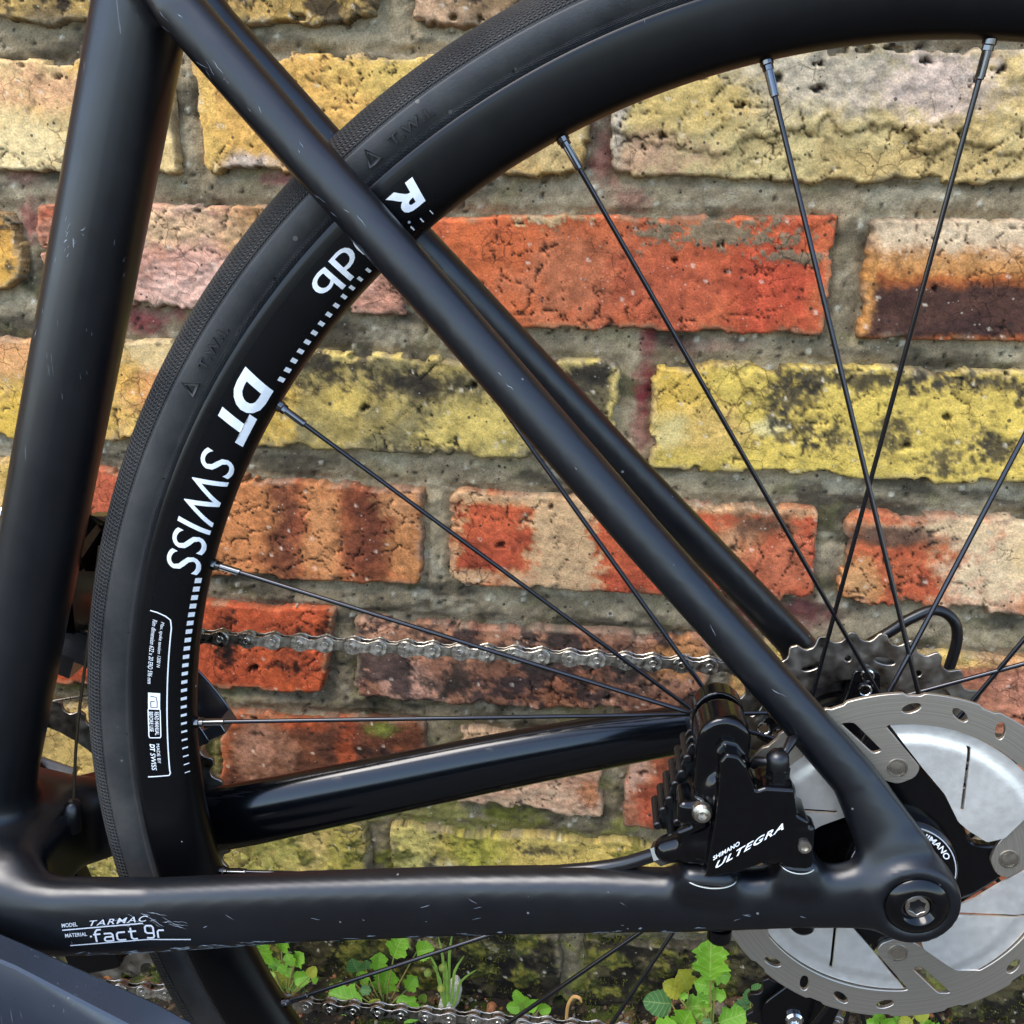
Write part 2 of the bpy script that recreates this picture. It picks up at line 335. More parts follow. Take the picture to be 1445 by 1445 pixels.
# (corners TL TR BR BL in wall mm) , colours, features
Y1, Y2, Y3 = (214, 176, 78), (186, 146, 70), (222, 202, 134)
BR = {
 'r0a': ([(-350, 727), (-136, 725), (-137, 662.5), (-358, 664)], dict(c=[(172, 142, 70), (120, 102, 66)], soot=(.50, (52, 46, 38)), blob=[(.78, .3, .22, .7, (200, 158, 62))], rough=1.2, crack=.5)),
 'r0b': ([(-124.5, 725), (76, 724), (79, 656), (-125, 662)], dict(c=[(186, 150, 112), (150, 120, 80)], soot=(.62, (60, 50, 42)), rough=1.2)),
 'r1z': ([(-497, 646), (-253, 646.5), (-252.7, 589.5), (-501, 591.3)], dict(c=[(214, 186, 120), (198, 164, 96)], blob=[(.72, .25, .2, .25, (196, 150, 104)), (.86, .08, .1, .12, (214, 170, 60)), (.55, .75, .3, .3, (222, 200, 140))], pits=.5, rough=1.2, crack=.35)),
 'r1b': ([(-241.4, 649), (-30.6, 651.4), (-32, 590), (-237.5, 589.4)], dict(c=[(212, 166, 74), (178, 130, 58)], blob=[(.03, .5, .05, .8, (226, 186, 84)), (.3, .4, .35, .6, (206, 158, 66)), (.55, .15, .2, .3, (218, 184, 84)), (.9, .7, .14, .5, (206, 178, 110)), (.12, .92, .1, .1, (196, 176, 158))], crack=.8, rough=1.3)),
 'r1c': ([(-18.7, 651.4), (190, 652.2), (194, 587.4), (-19.6, 590)], dict(c=[(210, 190, 122), (196, 170, 102)], blob=[(.55, .05, .16, .16, (140, 128, 52)), (.42, .22, .5, .3, (186, 172, 142)), (.16, .3, .2, .35, (214, 182, 92)), (.75, .25, .16, .3, (190, 170, 150)), (.08, .85, .14, .2, (200, 160, 120)), (.0, .4, .03, .7, (206, 190, 160))], pits=1.0, rough=1.7, crack=.6, cleft=True)),
 'r2z': ([(-596, 572), (-346.2, 569), (-351.8, 524), (-602, 518.6)], dict(c=[(222, 168, 52), (200, 146, 50)], soot=(.62, (90, 78, 60)), round=16, rough=1.0)),
 'r2a': ([(-337.6, 573), (-129.7, 573.8), (-128.6, 515.9), (-339.5, 516)], dict(c=[(206, 156, 134), (188, 130, 108)], blob=[(.04, .06, .09, .14, (196, 74, 48)), (.06, .5, .1, .5, (196, 112, 88)), (.62, .22, .16, .35, (176, 128, 60)), (.42, .2, .22, .2, (206, 170, 124)), (.5, .8, .3, .3, (206, 166, 146)), (.03, .85, .06, .2, (176, 58, 40))], layer=1.0, rough=1.5, crack=.9)),
 'r2b': ([(-116.8, 570.4), (96, 573.5), (94.9, 512), (-115.3, 511)], dict(c=[(212, 96, 54), (200, 82, 46)], blob=[(.2, .5, .3, .8, (216, 98, 48)), (.4, .55, .2, .5, (196, 104, 72)), (.85, .5, .12, .6, (204, 70, 42)), (.6, .6, .18, .6, (196, 84, 54))], smear=[(.72, .16, .2, .13, (134, 122, 92)), (.9, .34, .08, .06, (134, 120, 92)), (.3, .04, .1, .06, (190, 160, 110))], fine=1, rough=.5, sharp=1)),
 'r2c': ([(111.2, 572), (303, 575), (307, 513.4), (111.2, 510.5)], dict(c=[(98, 62, 54), (84, 54, 50)], blob=[(.3, .42, .8, .12, (186, 88, 30)), (.5, .3, .9, .16, (200, 140, 76)), (.5, .1, .9, .18, (224, 200, 160)), (.0, .7, .035, .7, (214, 140, 62)), (.5, 1.0, .9, .06, (196, 92, 36)), (.62, .08, .1, .12, (206, 150, 118))], rough=.8, sharp=1)),
 'r3z': ([(-490, 496), (-240.8, 499.3), (-240.5, 439.2), (-494, 435.2)], dict(c=[(224, 182, 98), (214, 166, 64)], blob=[(.5, .1, .25, .3, (222, 156, 96)), (.5, .8, .22, .35, (214, 176, 44)), (.9, .45, .12, .3, (214, 140, 80)), (.92, .85, .12, .2, (204, 172, 50)), (.85, .1, .12, .2, (226, 196, 130))], soot=(.70, (80, 66, 44)), rough=1.0)),
 'r3a': ([(-225.7, 495.7), (-9.6, 496.5), (-9.4, 438.4), (-225.5, 438.1)], dict(c=[(172, 152, 76), (140, 130, 84)], blob=[(.06, .5, .1, .6, (206, 166, 48)), (.28, .45, .07, .16, (212, 184, 78)), (.62, .7, .14, .4, (208, 184, 86)), (.1, .05, .25, .06, (222, 204, 120)), (.95, .3, .09, .5, (120, 108, 76)), (.5, .02, .8, .05, (216, 192, 92)), (.985, .4, .02, .6, (214, 188, 96))], soot=(.54, (60, 55, 46)), sootv=(0, .42), bsoot=[(.42, .98, .09, .08), (.58, .98, .07, .08), (.22, .22, .1, .2), (.5, .3, .2, .16), (.9, .3, .07, .16)], round=9, rough=.9)),
 'r3b': ([(6.3, 496.3), (222.4, 498.4), (222.6, 434.7), (7.6, 436.3)], dict(c=[(214, 186, 66), (196, 170, 64)], blob=[(.06, .3, .12, .5, (220, 180, 56)), (.13, .62, .12, .3, (214, 178, 84)), (.05, .62, .05, .2, (216, 196, 120)), (.3, .55, .05, .08, (226, 212, 140))], bsoot=[(.34, .3, .1, .18), (.37, .55, .07, .2), (.45, .6, .05, .16), (.6, .62, .07, .2), (.75, .78, .09, .2), (.85, .7, .06, .2), (.5, .12, .3, .1), (.8, .12, .2, .1), (.97, .16, .1, .16), (.98, .6, .08, .3)], soot=(.74, (74, 70, 60)), rough=.9)),
 'r4z': ([(-620, 417), (-360.5, 425), (-365.8, 367.4), (-627, 355)], dict(c=[(224, 184, 104), (206, 168, 74)], rough=1.0)),
 'r4a': ([(-347.2, 422.7), (-119.7, 418.5), (-121.9, 358.3), (-350.4, 352.9)], dict(c=[(198, 106, 62), (176, 84, 52)], blob=[(.62, .5, .07, .8, (120, 60, 44)), (.74, .5, .06, .7, (212, 136, 84)), (.86, .5, .09, .6, (126, 60, 42)), (.96, .7, .06, .4, (204, 126, 74)), (.5, .5, .12, .8, (204, 120, 70)), (.96, .16, .07, .2, (210, 140, 90)), (.2, .4, .2, .7, (196, 84, 56))], crack=.9, rough=.8)),
 'r4b': ([(-104.4, 418.4), (102.4, 419), (103.6, 361.7), (-106.1, 359.3)], dict(c=[(208, 84, 46), (196, 74, 44)], band=[(.22, .41, (206, 172, 120)), (.0, .03, (214, 164, 110))], blob=[(.5, .06, .8, .07, (206, 164, 112)), (.03, .9, .24, .12, (214, 170, 118)), (.62, .4, .07, .22, (206, 140, 86)), (.8, .35, .08, .25, (196, 140, 96)), (.9, .6, .1, .5, (200, 98, 66)), (.7, .9, .12, .1, (204, 66, 40)), (.84, .2, .1, .15, (120, 80, 60))], crack=.8, rough=.8, round=6)),
 'r4c': ([(116.5, 416.6), (320, 421), (323, 357.8), (115.9, 363.4)], dict(c=[(206, 92, 52), (190, 76, 44)], blob=[(.42, .5, .16, .6, (228, 204, 156)), (.6, .4, .2, .5, (224, 190, 130)), (.3, .12, .26, .16, (220, 190, 140)), (.12, .24, .16, .12, (110, 78, 60)), (.06, .8, .08, .3, (220, 160, 96)), (.65, .9, .2, .14, (196, 80, 46)), (.14, .06, .1, .06, (200, 92, 60))], crack=.6, rough=.9, round=10)),
 'r5a': ([(-421.9, 335.5), (-174.1, 340.3), (-186, 281.5), (-424.9, 272)], dict(c=[(210, 84, 34), (198, 76, 36)], blob=[(.9, .4, .05, .3, (150, 62, 34))], bsoot=[(.72, .35, .03, .3), (.92, .32, .035, .2), (.74, .6, .02, .3), (.9, .7, .07, .1), (.98, .2, .02, .3)], bscol=(34, 26, 22), crack=.5, rough=.7, sharp=1)),
 'r5b': ([(-165, 334.8), (50.7, 337.8), (51.1, 285.3), (-165.7, 279.3)], dict(c=[(188, 130, 98), (164, 104, 82)], blob=[(.06, .3, .08, .4, (206, 150, 116)), (.16, .75, .1, .3, (196, 146, 120)), (.45, .6, .1, .4, (150, 92, 72)), (.62, .5, .12, .6, (172, 96, 70)), (.9, .3, .1, .3, (206, 130, 70)), (.3, .25, .08, .2, (196, 116, 80))], soot=(.52, (70, 62, 60)), bsoot=[(.3, .7, .09, .3), (.55, .35, .1, .3), (.75, .45, .12, .4), (.2, .2, .08, .2)], crack=1.0, rough=1.1)),
 'r5c': ([(60.6, 335.4), (265, 337), (266, 288), (63.6, 284.4)], dict(c=[(186, 112, 88), (172, 88, 66)], blob=[(.1, .3, .2, .5, (206, 166, 84)), (.5, .06, .8, .12, (206, 176, 80)), (.85, .4, .2, .5, (190, 118, 98))], soot=(.66, (84, 60, 52)), rough=1.2, layer=.6, crack=.6)),
 'r6z': ([(-506, 253.6), (-263.5, 265.4), (-267.2, 208), (-514, 190.5)], dict(c=[(206, 176, 92), (186, 156, 84)], blob=[(.97, .9, .1, .4, (196, 136, 110))], rough=1.0)),
 'r6a': ([(-253.2, 264.7), (-120.1, 268.2), (-122.6, 215.3), (-258.6, 207.7)], dict(c=[(138, 74, 54), (110, 62, 50)], blob=[(.05, .1, .14, .16, (196, 84, 42)), (.3, .1, .3, .12, (190, 80, 40)), (.62, .4, .06, .6, (188, 78, 42)), (.0, .5, .06, .6, (192, 86, 46)), (.2, .5, .16, .4, (170, 120, 96)), (.9, .7, .1, .3, (196, 92, 50)), (.8, .12, .1, .1, (120, 130, 40))], soot=(.66, (70, 52, 48)), crack=.7, rough=1.0)),
 'r6b': ([(-100.5, 264.9), (-7, 266), (-8.2, 208.8), (-103.4, 209.8)], dict(c=[(206, 172, 138), (190, 146, 116)], blob=[(.9, .7, .1, .16, (196, 120, 86)), (.2, .1, .3, .14, (206, 170, 126))], layer=.8, rough=1.3, crack=.4)),
 'r6c': ([(.8, 265.2), (210.6, 270.7), (210.9, 213.7), (4.5, 203.8)], dict(c=[(176, 84, 58), (154, 74, 54)], blob=[(.04, .5, .05, .4, (206, 166, 140)), (.1, .7, .1, .3, (190, 74, 48))], soot=(.70, (90, 60, 52)), rough=1.0)),
 'r6d': ([(219.3, 270.5), (403, 275), (408, 222), (219.8, 213.6)], dict(c=[(190, 110, 80), (170, 90, 60)], rough=1.0)),
 'r7a': ([(-406.4, 178.4), (-160.3, 190.5), (-161.6, 119.8), (-414.7, 102.6)], dict(c=[(178, 160, 72), (156, 142, 76)], blob=[(.85, .4, .1, .5, (196, 172, 96)), (.93, .5, .06, .5, (172, 160, 62)), (.72, .4, .1, .4, (160, 156, 66))], soot=(.68, (96, 90, 60)), moss=.5, round=7, rough=.9)),
 'r7b': ([(-144.9, 191), (81.6, 195.2), (84.2, 130.7), (-146.7, 117)], dict(c=[(196, 172, 72), (176, 158, 78)], blob=[(.06, .3, .08, .5, (186, 174, 90)), (.26, .25, .1, .3, (176, 170, 44)), (.62, .3, .3, .3, (212, 182, 78)), (.16, .5, .06, .2, (206, 196, 150))], bsoot=[(.12, .5, .03, .3), (.2, .6, .04, .1), (.46, .16, .1, .06)], moss=.55, rough=1.3, crack=.5)),
 'r7c': ([(90.2, 195), (297, 202), (299.4, 144.3), (93, 131.8)], dict(c=[(178, 92, 60), (160, 78, 52)], soot=(.66, (84, 66, 50)), moss=.4, rough=1.0)),
}
_r8 = [(-480, -262), (-250, -32), (-18, 200), (214, 430)]
for i, (a, b) in enumerate(_r8):
    BR['r8' + 'abcd'[i]] = ([(a, 106 + i * 6), (b, 112 + i * 6), (b + 1, 48 + i * 6), (a + 1, 44 + i * 6)], dict(c=[(92, 84, 50), (62, 54, 36)], soot=(.42, (34, 30, 22)), moss=1.0, rough=2.0, blob=[(.3 + .3 * (i % 2), .2, .12, .14, (150, 136, 92)), (.8, .25, .1, .1, (160, 150, 118))]))

def paint(col, mask, c):
    mk = np.clip(mask, 0, 1)[..., None]
    return col * (1 - mk) + lin(c) * mk

def brick(name_seed, corners, sp, cell=1.15, parent=None):
    C4 = np.array(corners, float); pad = 2.5
    L = np.linalg.norm(C4[1] - C4[0]); Hh = np.linalg.norm(C4[3] - C4[0])
    nx, nz = int((L + 2 * pad) / cell), int((Hh + 2 * pad) / cell)
    u = np.linspace(-pad / L, 1 + pad / L, nx)[None, :]; v = np.linspace(-pad / Hh, 1 + pad / Hh, nz)[:, None]
    u = u + 0 * v; v = v + 0 * u
    x = (C4[0, 0] * (1 - u) + C4[1, 0] * u) * (1 - v) + (C4[3, 0] * (1 - u) + C4[2, 0] * u) * v
    z = (C4[0, 1] * (1 - u) + C4[1, 1] * u) * (1 - v) + (C4[3, 1] * (1 - u) + C4[2, 1] * u) * v
    sd = name_seed; lx, lz = u * L, v * Hh
    R = sp.get('rough', 1.0)
    # irregular rounded outline
    rr = sp.get('round', 2.2)
    ax, az = np.abs(u - .5) * L - (L / 2 - rr), np.abs(v - .5) * Hh - (Hh / 2 - rr)
    d = np.hypot(np.maximum(ax, 0), np.maximum(az, 0)) + np.minimum(np.maximum(ax, az), 0) - rr
    wob = (fbm(x / 16, z / 16, sd, 4, .6) - .5) * (2.6 if sp.get('sharp') else 5.0) * min(R, 1.3)
    wob = wob + (fbm(x / 5, z / 5, sd + 2, 3, .6) - .5) * 2.2
    d = d + wob + .6
    chip = sst(.55, .66, fbm(x / 18, z / 14, sd + 33, 3, .5)); d = d + chip * sst(-9, -1, d) * (2.0 if sp.get('sharp') else 3.6)
    # relief
    h = (fbm(x / 40, z / 30, sd + 5, 3) - .5) * 1.9 * R + (fbm(x / 9, z / 7, sd + 8, 4, .6) - .5) * 1.9 * R + (fbm(x / 2.8, z / 2.8, sd + 9, 2, .7) - .5) * .65 * (.3 + .7 * R)
    if sp.get('layer'):
        q = fbm(x / 46, z / 9, sd + 14, 4, .6) * 9; h = h + (np.abs(q - np.round(q)) * -2.4) * sp['layer']
    col = None
    t = sst(.35, .65, fbm(x / 26, z / 18, sd + 20, 4, .6))
    col = lin(sp['c'][0]) * (1 - t[..., None]) + lin(sp['c'][1]) * t[..., None]
    w1 = (fbm(x / 14, z / 14, sd + 22, 4, .65) - .5); w2 = (fbm(x / 3, z / 3, sd + 25, 3, .75) - .5) * 1.5
    for (a, b, c_) in sp.get('band', []):
        e = w1 * .10 + w2 * .06
        col = paint(col, sst(a - .02, a + .02, u + e) * (1 - sst(b - .02, b + .02, u + e)) * .92, c_)
    for (cx, cz, rx, rz, c_) in sp.get('blob', []):
        dd = np.hypot((u - cx) / rx, (v - cz) / rz) + w1 * 1.2 + w2 * .5
        col = paint(col, (1 - sst(.35, 1.3, dd)) * .95, c_)
    if 'soot' in sp:
        th, c_ = sp['soot']; f = fbm(x / 20, z / 15, sd + 31, 5, .68)
        mk = sst(th, th + .09, f)
        if 'sootv' in sp: mk = mk * (1 - sst(sp['sootv'][1] - .15, sp['sootv'][1] + .15, v + w1))
        col = paint(col, mk * .85, c_)
    for (cx, cz, rx, rz) in sp.get('bsoot', []):
        dd = np.hypot((u - cx) / rx, (v - cz) / rz) + w1 * 2.2 + w2 * 1.6
        mk = (1 - sst(.1, 1.25, dd)) * .85
        col = paint(col, mk, sp.get('bscol', (72, 66, 54))); h = h - mk * .5
    for (cx, cz, rx, rz, c_) in sp.get('smear', []):
        dd = np.hypot((u - cx) / rx, (v - cz) / rz) + w1 * 2.4 + w2 * 1.8
        mk = 1 - sst(.7, .95, dd); col = paint(col, mk * .95, c_); h = h + mk * .5
    # fine tone scatter
    col = col * (1 + (fbm(x / 2.4, z / 2.4, sd + 40, 3, .7) - .5) * (.45 if sp.get('fine') else .62))[..., None]
    col = col * (1 + (fbm(x / 7, z / 6, sd + 43, 3, .6) - .5) * .75)[..., None]
    # cracks, cut in and coloured dark for crevice shade
    ck = sp.get('crack', .25)
    wx, wz = x + w1 * 16, z + w1 * 13
    f1, f2, _ = worley(wx / 19, wz / 13, sd + 3)
    act = sst(.52, .66, fbm(x / 30, z / 30, sd + 50, 2) + ck * .16)
    cr = (1 - sst(.0, .055, f2 - f1)) * act
    h = h - cr * 1.6; col = paint(col, cr * .92, (44, 34, 28))
    # pits, their hollow shade painted in dark
    pt = sp.get('pits', .22)
    f1, _, idv = worley(x / 11 + w2 * .5 + w1 * .6, z / 9 + w2 * .35, sd + 6)
    rad = np.where(idv > 1 - (.16 * pt if pt > .3 else .03), .04 + .24 * (vn(x / 11, z / 11, sd + 61)), 0)
    pit = 1 - sst(rad * .6, rad + .03, f1)
    pit = np.where(rad > 0, pit, 0); h = h - pit * 4.5; col = paint(col, pit * .85, (36, 28, 22))
    f1, _, idv = worley(x / 4.2, z / 4.2, sd + 16)
    sm = np.where(idv > .93, 1 - sst(.08, .3, f1), 0); h = h - sm * .8; col = paint(col, sm * .4, (60, 46, 36))
    lt = np.where(idv < .035, 1 - sst(.12, .32, f1), 0); col = paint(col, lt * .6, (232, 222, 196))
    if sp.get('cleft'):
        line = .72 + .16 * np.abs(u - .55) * -1 + .10 * np.sin(u * 9) + (fbm(x / 12, z / 12, sd + 70, 4, .6) - .5) * .35
        lo = sst(0, .03, v - line); ed = np.exp(-((v - line) / .014) ** 2) * sst(.35, .6, fbm(x / 22, x * 0 + 3, sd + 72, 2) + .12)
        h = h - lo * 2.0 - ed * 2.2; col = paint(col, ed * .6, (70, 56, 36))
    if sp.get('moss'):
        mk = sst(.56, .68, fbm(x / 17, z / 12, sd + 80, 5, .65) + .12 * (sp['moss'] - .4) + .08 * (v - .5) * 0)
        c_ = np.where((fbm(x / 3, z / 3, sd + 84, 2) > .5)[..., None], lin((132, 128, 30)), lin((84, 92, 26)))
        mk2 = (mk * .8)[..., None]; col = col * (1 - mk2) + c_ * mk2; h = h + mk * (.6 + 1.6 * vn(x / 1.7, z / 1.7, sd + 86))
    # mortar-smeared arris; its edge shade is painted as a dark outline
    ed = sst(-4.5, -.4, d + w2 * 3); col = paint(col, ed * .55 * sst(.4, .62, fbm(x / 12, z / 12, sd + 90, 3)), (150, 138, 110))
    edge_shade = sst(-1.4, .4, d); col = paint(col, edge_shade * .4, (90, 80, 64))
    lum = (col @ np.array([.3, .55, .15]))[..., None]; col = lum + (col - lum) * sp.get('sat', .88)
    lm = np.maximum(col @ np.array([.3, .55, .15]), 1e-3)[..., None]; col = col * (lm / .27) ** .30 * np.array([1.05, .95, .86]); mxc = col.max(-1, keepdims=True); col = col * np.where(mxc > .68, (.68 + (mxc - .68) * .25) / mxc, 1)
    red = sst(1.7, 3.2, col[..., 0] / np.maximum(col[..., 1], 1e-3))[..., None]; col = col * (1 + red * np.array([-.03, .12, -.10]))
    back = sst(-.9, .5, d) * 1.0 + sst(.0, 1.0, d) * 12
    y = -(h * .8) + back + sp.get('set', 0)
    V = np.stack([x, y, z], -1).reshape(-1, 3)
    idx = np.arange(nx * nz).reshape(nz, nx)
    F = np.stack([idx[:-1, :-1], idx[1:, :-1], idx[1:, 1:], idx[:-1, 1:]], -1).reshape(-1, 4)
    rim = np.concatenate([idx[0, :], idx[1:, -1], idx[-1, -2::-1], idx[-2:0:-1, 0]])
    bk = V[rim].copy(); bk[:, 1] = 60; nb = len(V) + np.arange(len(rim))
    F2 = np.stack([rim, np.roll(rim, -1), np.roll(nb, -1), nb], -1)
    V = np.concatenate([V, bk]); colr = col.reshape(-1, 3); colr = np.concatenate([colr, colr[rim]])
    me = make_mesh('brick', V, [F, F2, nb[::-1][None, :]], M_BRICK, True, np.clip(colr, .004, .9))
    return link('brick', me, parent)

wall = empty('brick_wall', (0, 0, 0))
tag(wall, 'weathered yellow and red brick wall with grey mortar behind the bicycle', 'wall')
for i, (k, (cor, sp_)) in enumerate(BR.items()):
    ob = brick(i * 5 + 3, cor, sp_, parent=wall)
# mortar bed of the part in view
def mortar_field(x, z):
    h = (fbm(x / 50, z / 40, 201, 3) - .5) * 2.6 + (fbm(x / 10, z / 8, 204, 4, .62) - .5) * 2.2 + (fbm(x / 3, z / 3, 209, 2, .7) - .5) * 1.6
    t = sst(.3, .7, fbm(x / 34, z / 20, 211, 4, .6))
    col = lin((164, 150, 124)) * (1 - t[..., None]) + lin((128, 117, 96)) * t[..., None]
    t2 = sst(.50, .66, fbm(x / 45, z / 16, 221, 4, .6)); col = paint(col, t2 * .85, (70, 65, 54))
    t3 = sst(.58, .7, fbm(x / 26, z / 14, 231, 4, .6)); col = paint(col, t3 * .6, (176, 168, 146))
    low = 1 - sst(150, 330, z)
    g = sst(.5, .66, fbm(x / 20, z / 14, 241, 5, .6) + low * .10 - (1 - low) * .05); col = paint(col, g * .75 * (.18 + .82 * low), (118, 122, 34)); h = h + g * low * 1.5 * vn(x / 1.6, z / 1.6, 244)
    col = paint(col, low * .45 * (1 - g), (66, 62, 46))
    for (cx, cz, rx, rz, a) in [(-24, 600, 9, 26, .75), (-12, 580, 14, 8, .6), (3, 498, 6, 34, .9), (2, 455, 7, 26, .7), (-280, 510, 26, 10, .9), (-300, 580, 12, 10, .6), (-344, 562, 8, 14, .8), (-345, 588, 14, 8, .5), (95, 352, 30, 16, .55), (-190, 587, 26, 4, .8), (35, 505, 26, 6, .4), (60, 350, 20, 12, .4)]:
        dd = np.hypot((x - cx) / rx, (z - cz) / rz) + (fbm(x / 9, z / 9, 251, 4, .65) - .5) * 1.8
        col = paint(col, (1 - sst(.2, 1.2, dd)) * a * .75, (132, 38, 54))
    col = col * (1 + (fbm(x / 2.2, z / 2.2, 261, 3, .7) - .5) * .7)[..., None]
    col = col * np.array([1.07, 1.0, .88])
    f1, _, idv = worley(x / 5.5, z / 5.5, 265)
    s1 = np.where(idv > .9, 1 - sst(.12, .3, f1), 0); h = h - s1 * 1.6; col = paint(col, s1 * .7, (40, 36, 30))
    s2 = np.where(idv < .06, 1 - sst(.14, .34, f1), 0); h = h + s2 * .7; col = paint(col, s2 * .7, (214, 204, 178))
    return h, col
gx = np.arange(-520, 421, 1.4); gz = np.arange(2, 760, 1.4)
X, Z = np.meshgrid(gx, gz)
hh, cc = mortar_field(X, Z)
inb = np.zeros(X.shape); near = np.full(X.shape, 99.0)
for cor, sp_ in BR.values():
    q = np.array(cor); ax = np.maximum(q[[0, 3], 0].mean() - X, X - q[[1, 2], 0].mean()); az = np.maximum(q[[2, 3], 1].mean() - Z, Z - q[[0, 1], 1].mean())
    near = np.minimum(near, np.maximum(ax, az))
Ym = 4.8 - hh * 1.2 + sst(5, -1, near) * 2.2
V = np.stack([X, Ym, Z], -1).reshape(-1, 3)
nx, nz = len(gx), len(gz); idx = np.arange(nx * nz).reshape(nz, nx)
F = np.stack([idx[:-1, :-1], idx[:-1, 1:], idx[1:, 1:], idx[1:, :-1]], -1).reshape(-1, 4)
mo = link('mortar', make_mesh('mortar', V, F, M_MORTAR, True, np.clip(cc.reshape(-1, 3), .004, .9)), wall)
# the wall beyond the picture: plain core and simple bricks, joined
mb = MB()
for (x0, x1, z0, z1) in [(-3200, -519, 0, 2000), (420, 3200, 0, 2000), (-519, 420, 759, 2000)]:
    mb.box(((x0 + x1) / 2, 60, (z0 + z1) / 2), ((x1 - x0) / 2, 54, (z1 - z0) / 2))
me = mb.mesh('mortar', M_MORTAR, False)
a = me.attributes.new('Col', 'FLOAT_COLOR', 'POINT'); a.data.foreach_set('color', np.tile(np.array([*lin((150, 137, 112)), 1], np.float32), len(me.vertices)))
link('mortar', me, wall)
me = MB().box((0, 150, 1000), (3200, 40, 1000)).mesh('wall_core', M_MORTAR, False)
a = me.attributes.new('Col', 'FLOAT_COLOR', 'POINT'); a.data.foreach_set('color', np.tile(np.array([*lin((150, 137, 112)), 1], np.float32), len(me.vertices)))
link('wall_core', me, wall)
Vb, Fb, Cb, nn = [], [], [], 0
pal = [Y1, Y2, Y3, (206, 92, 52), (190, 110, 80), (176, 84, 58), (210, 166, 74), (198, 120, 70)]
rs = random.Random(3)
ring_specs = [dict(c=[(206, 168, 84), (180, 140, 70)]), dict(c=[(214, 190, 124), (196, 166, 100)], pits=.4), dict(c=[(204, 100, 58), (184, 82, 50)], sharp=1), dict(c=[(190, 124, 96), (166, 96, 76)], crack=.6), dict(c=[(178, 158, 78), (146, 132, 82)], soot=(.56, (60, 54, 46))), dict(c=[(176, 92, 64), (150, 78, 58)], soot=(.6, (76, 60, 54)))]
def brick_slots():
    for r in range(26):
        z0 = 56.1 + 76.2 * (r - 1)
        here = [np.array(c_) for c_, _ in BR.values() if z0 - 20 < np.array(c_)[:, 1].min() < z0 + 30]
        if here:
            lo, hi = min(q[:, 0].min() for q in here), max(q[:, 0].max() for q in here); sl_ = (here[0][2, 1] - here[0][3, 1]) * 0
            xs_ = [(lo - 13 - 226 * k - 213, lo - 13 - 226 * k) for k in range(13)] + [(hi + 13 + 226 * k, hi + 226 * k + 226) for k in range(13)]
        else:
            sh = 112 * (r % 2) + rs.uniform(-12, 12); xs_ = [(k * 226 + sh, k * 226 + sh + 213) for k in range(-15, 15)]
        for x0, x1 in xs_:
            if x1 > -3150 and x0 < 3150: yield z0, x0, x1
ringn = 0
for z0, x0, x1 in brick_slots():
    if True:
        if -1250 < x0 and x1 < 1000 and z0 < 1000:
            sp_ = dict(rs.choice(ring_specs)); sp_['set'] = rs.uniform(-1, 1)
            if z0 < 150: sp_['moss'] = .5
            ringn += 1
            jt = lambda a: a + rs.uniform(-2.5, 2.5)
            brick(200 + ringn, [(jt(x0), jt(z0 + 62)), (jt(x1), jt(z0 + 62)), (jt(x1), jt(z0)), (jt(x0), jt(z0))], sp_, 4.0, wall)
            continue
        ca = [(x0 + rs.uniform(-3, 3), z0 + 62 + rs.uniform(-2, 2)), (x1 + rs.uniform(-3, 3), z0 + 62 + rs.uniform(-2, 2)), (x1 + rs.uniform(-3, 3), z0 + rs.uniform(-2, 2)), (x0 + rs.uniform(-3, 3), z0 + rs.uniform(-2, 2))]
        f = -rs.uniform(0, 3); e = 4
        cx, cz = (x0 + x1) / 2, z0 + 31
        for px, pz in ca: Vb.append((px, 8, pz))
        for px, pz in ca: Vb.append((px + (e if px < cx else -e), f, pz + (e if pz < cz else -e)))
        for j in range(4): Fb.append((nn + j, nn + 4 + j, nn + 4 + (j + 1) % 4, nn + (j + 1) % 4))
        Fb.append((nn + 4, nn + 7, nn + 6, nn + 5))
        c_ = lin(rs.choice(pal)) * rs.uniform(.55, .8); Cb += [c_] * 8; nn += 8
o = link('brick', make_mesh('brick', np.array(Vb), Fb, M_BRICK, False, np.array(Cb)), wall); o['kind'] = 'stuff'
# ------------------------------------------------------------------ bicycle
# bike axes: x rearwards, y to the drive side (the wall), z up, origin at the rear axle (mm)
TYRE_R = 342.6
HUB = np.array([104.1, -155.9, 342.4])
B_YAW, B_LEAN = 0.0358, 0.0314
cY, sY, cL, sL = math.cos(B_YAW), math.sin(B_YAW), math.cos(B_LEAN), math.sin(B_LEAN)
bx = Vector((cY, sY, 0)); _y0 = Vector((-sY, cY, 0)); _z0 = Vector((0, 0, 1))
by_ = cL * _y0 - sL * _z0; bz = sL * _y0 + cL * _z0
bike = empty('bicycle')
mw = Matrix((bx, by_, bz)).transposed().to_4x4()
mw.translation = (Vector(HUB) - bz * TYRE_R) * S
bike.matrix_world = mw
tag(bike, 'matt black road bicycle with disc brake leaning beside the brick wall', 'bicycle')
def part(name, me, parent=None):
    o = link(name, me, parent or bike)
    if parent is None: o.location = (0, 0, TYRE_R * S)
    return o
def group_part(name):
    o = empty(name, (0, 0, TYRE_R), bike); return o

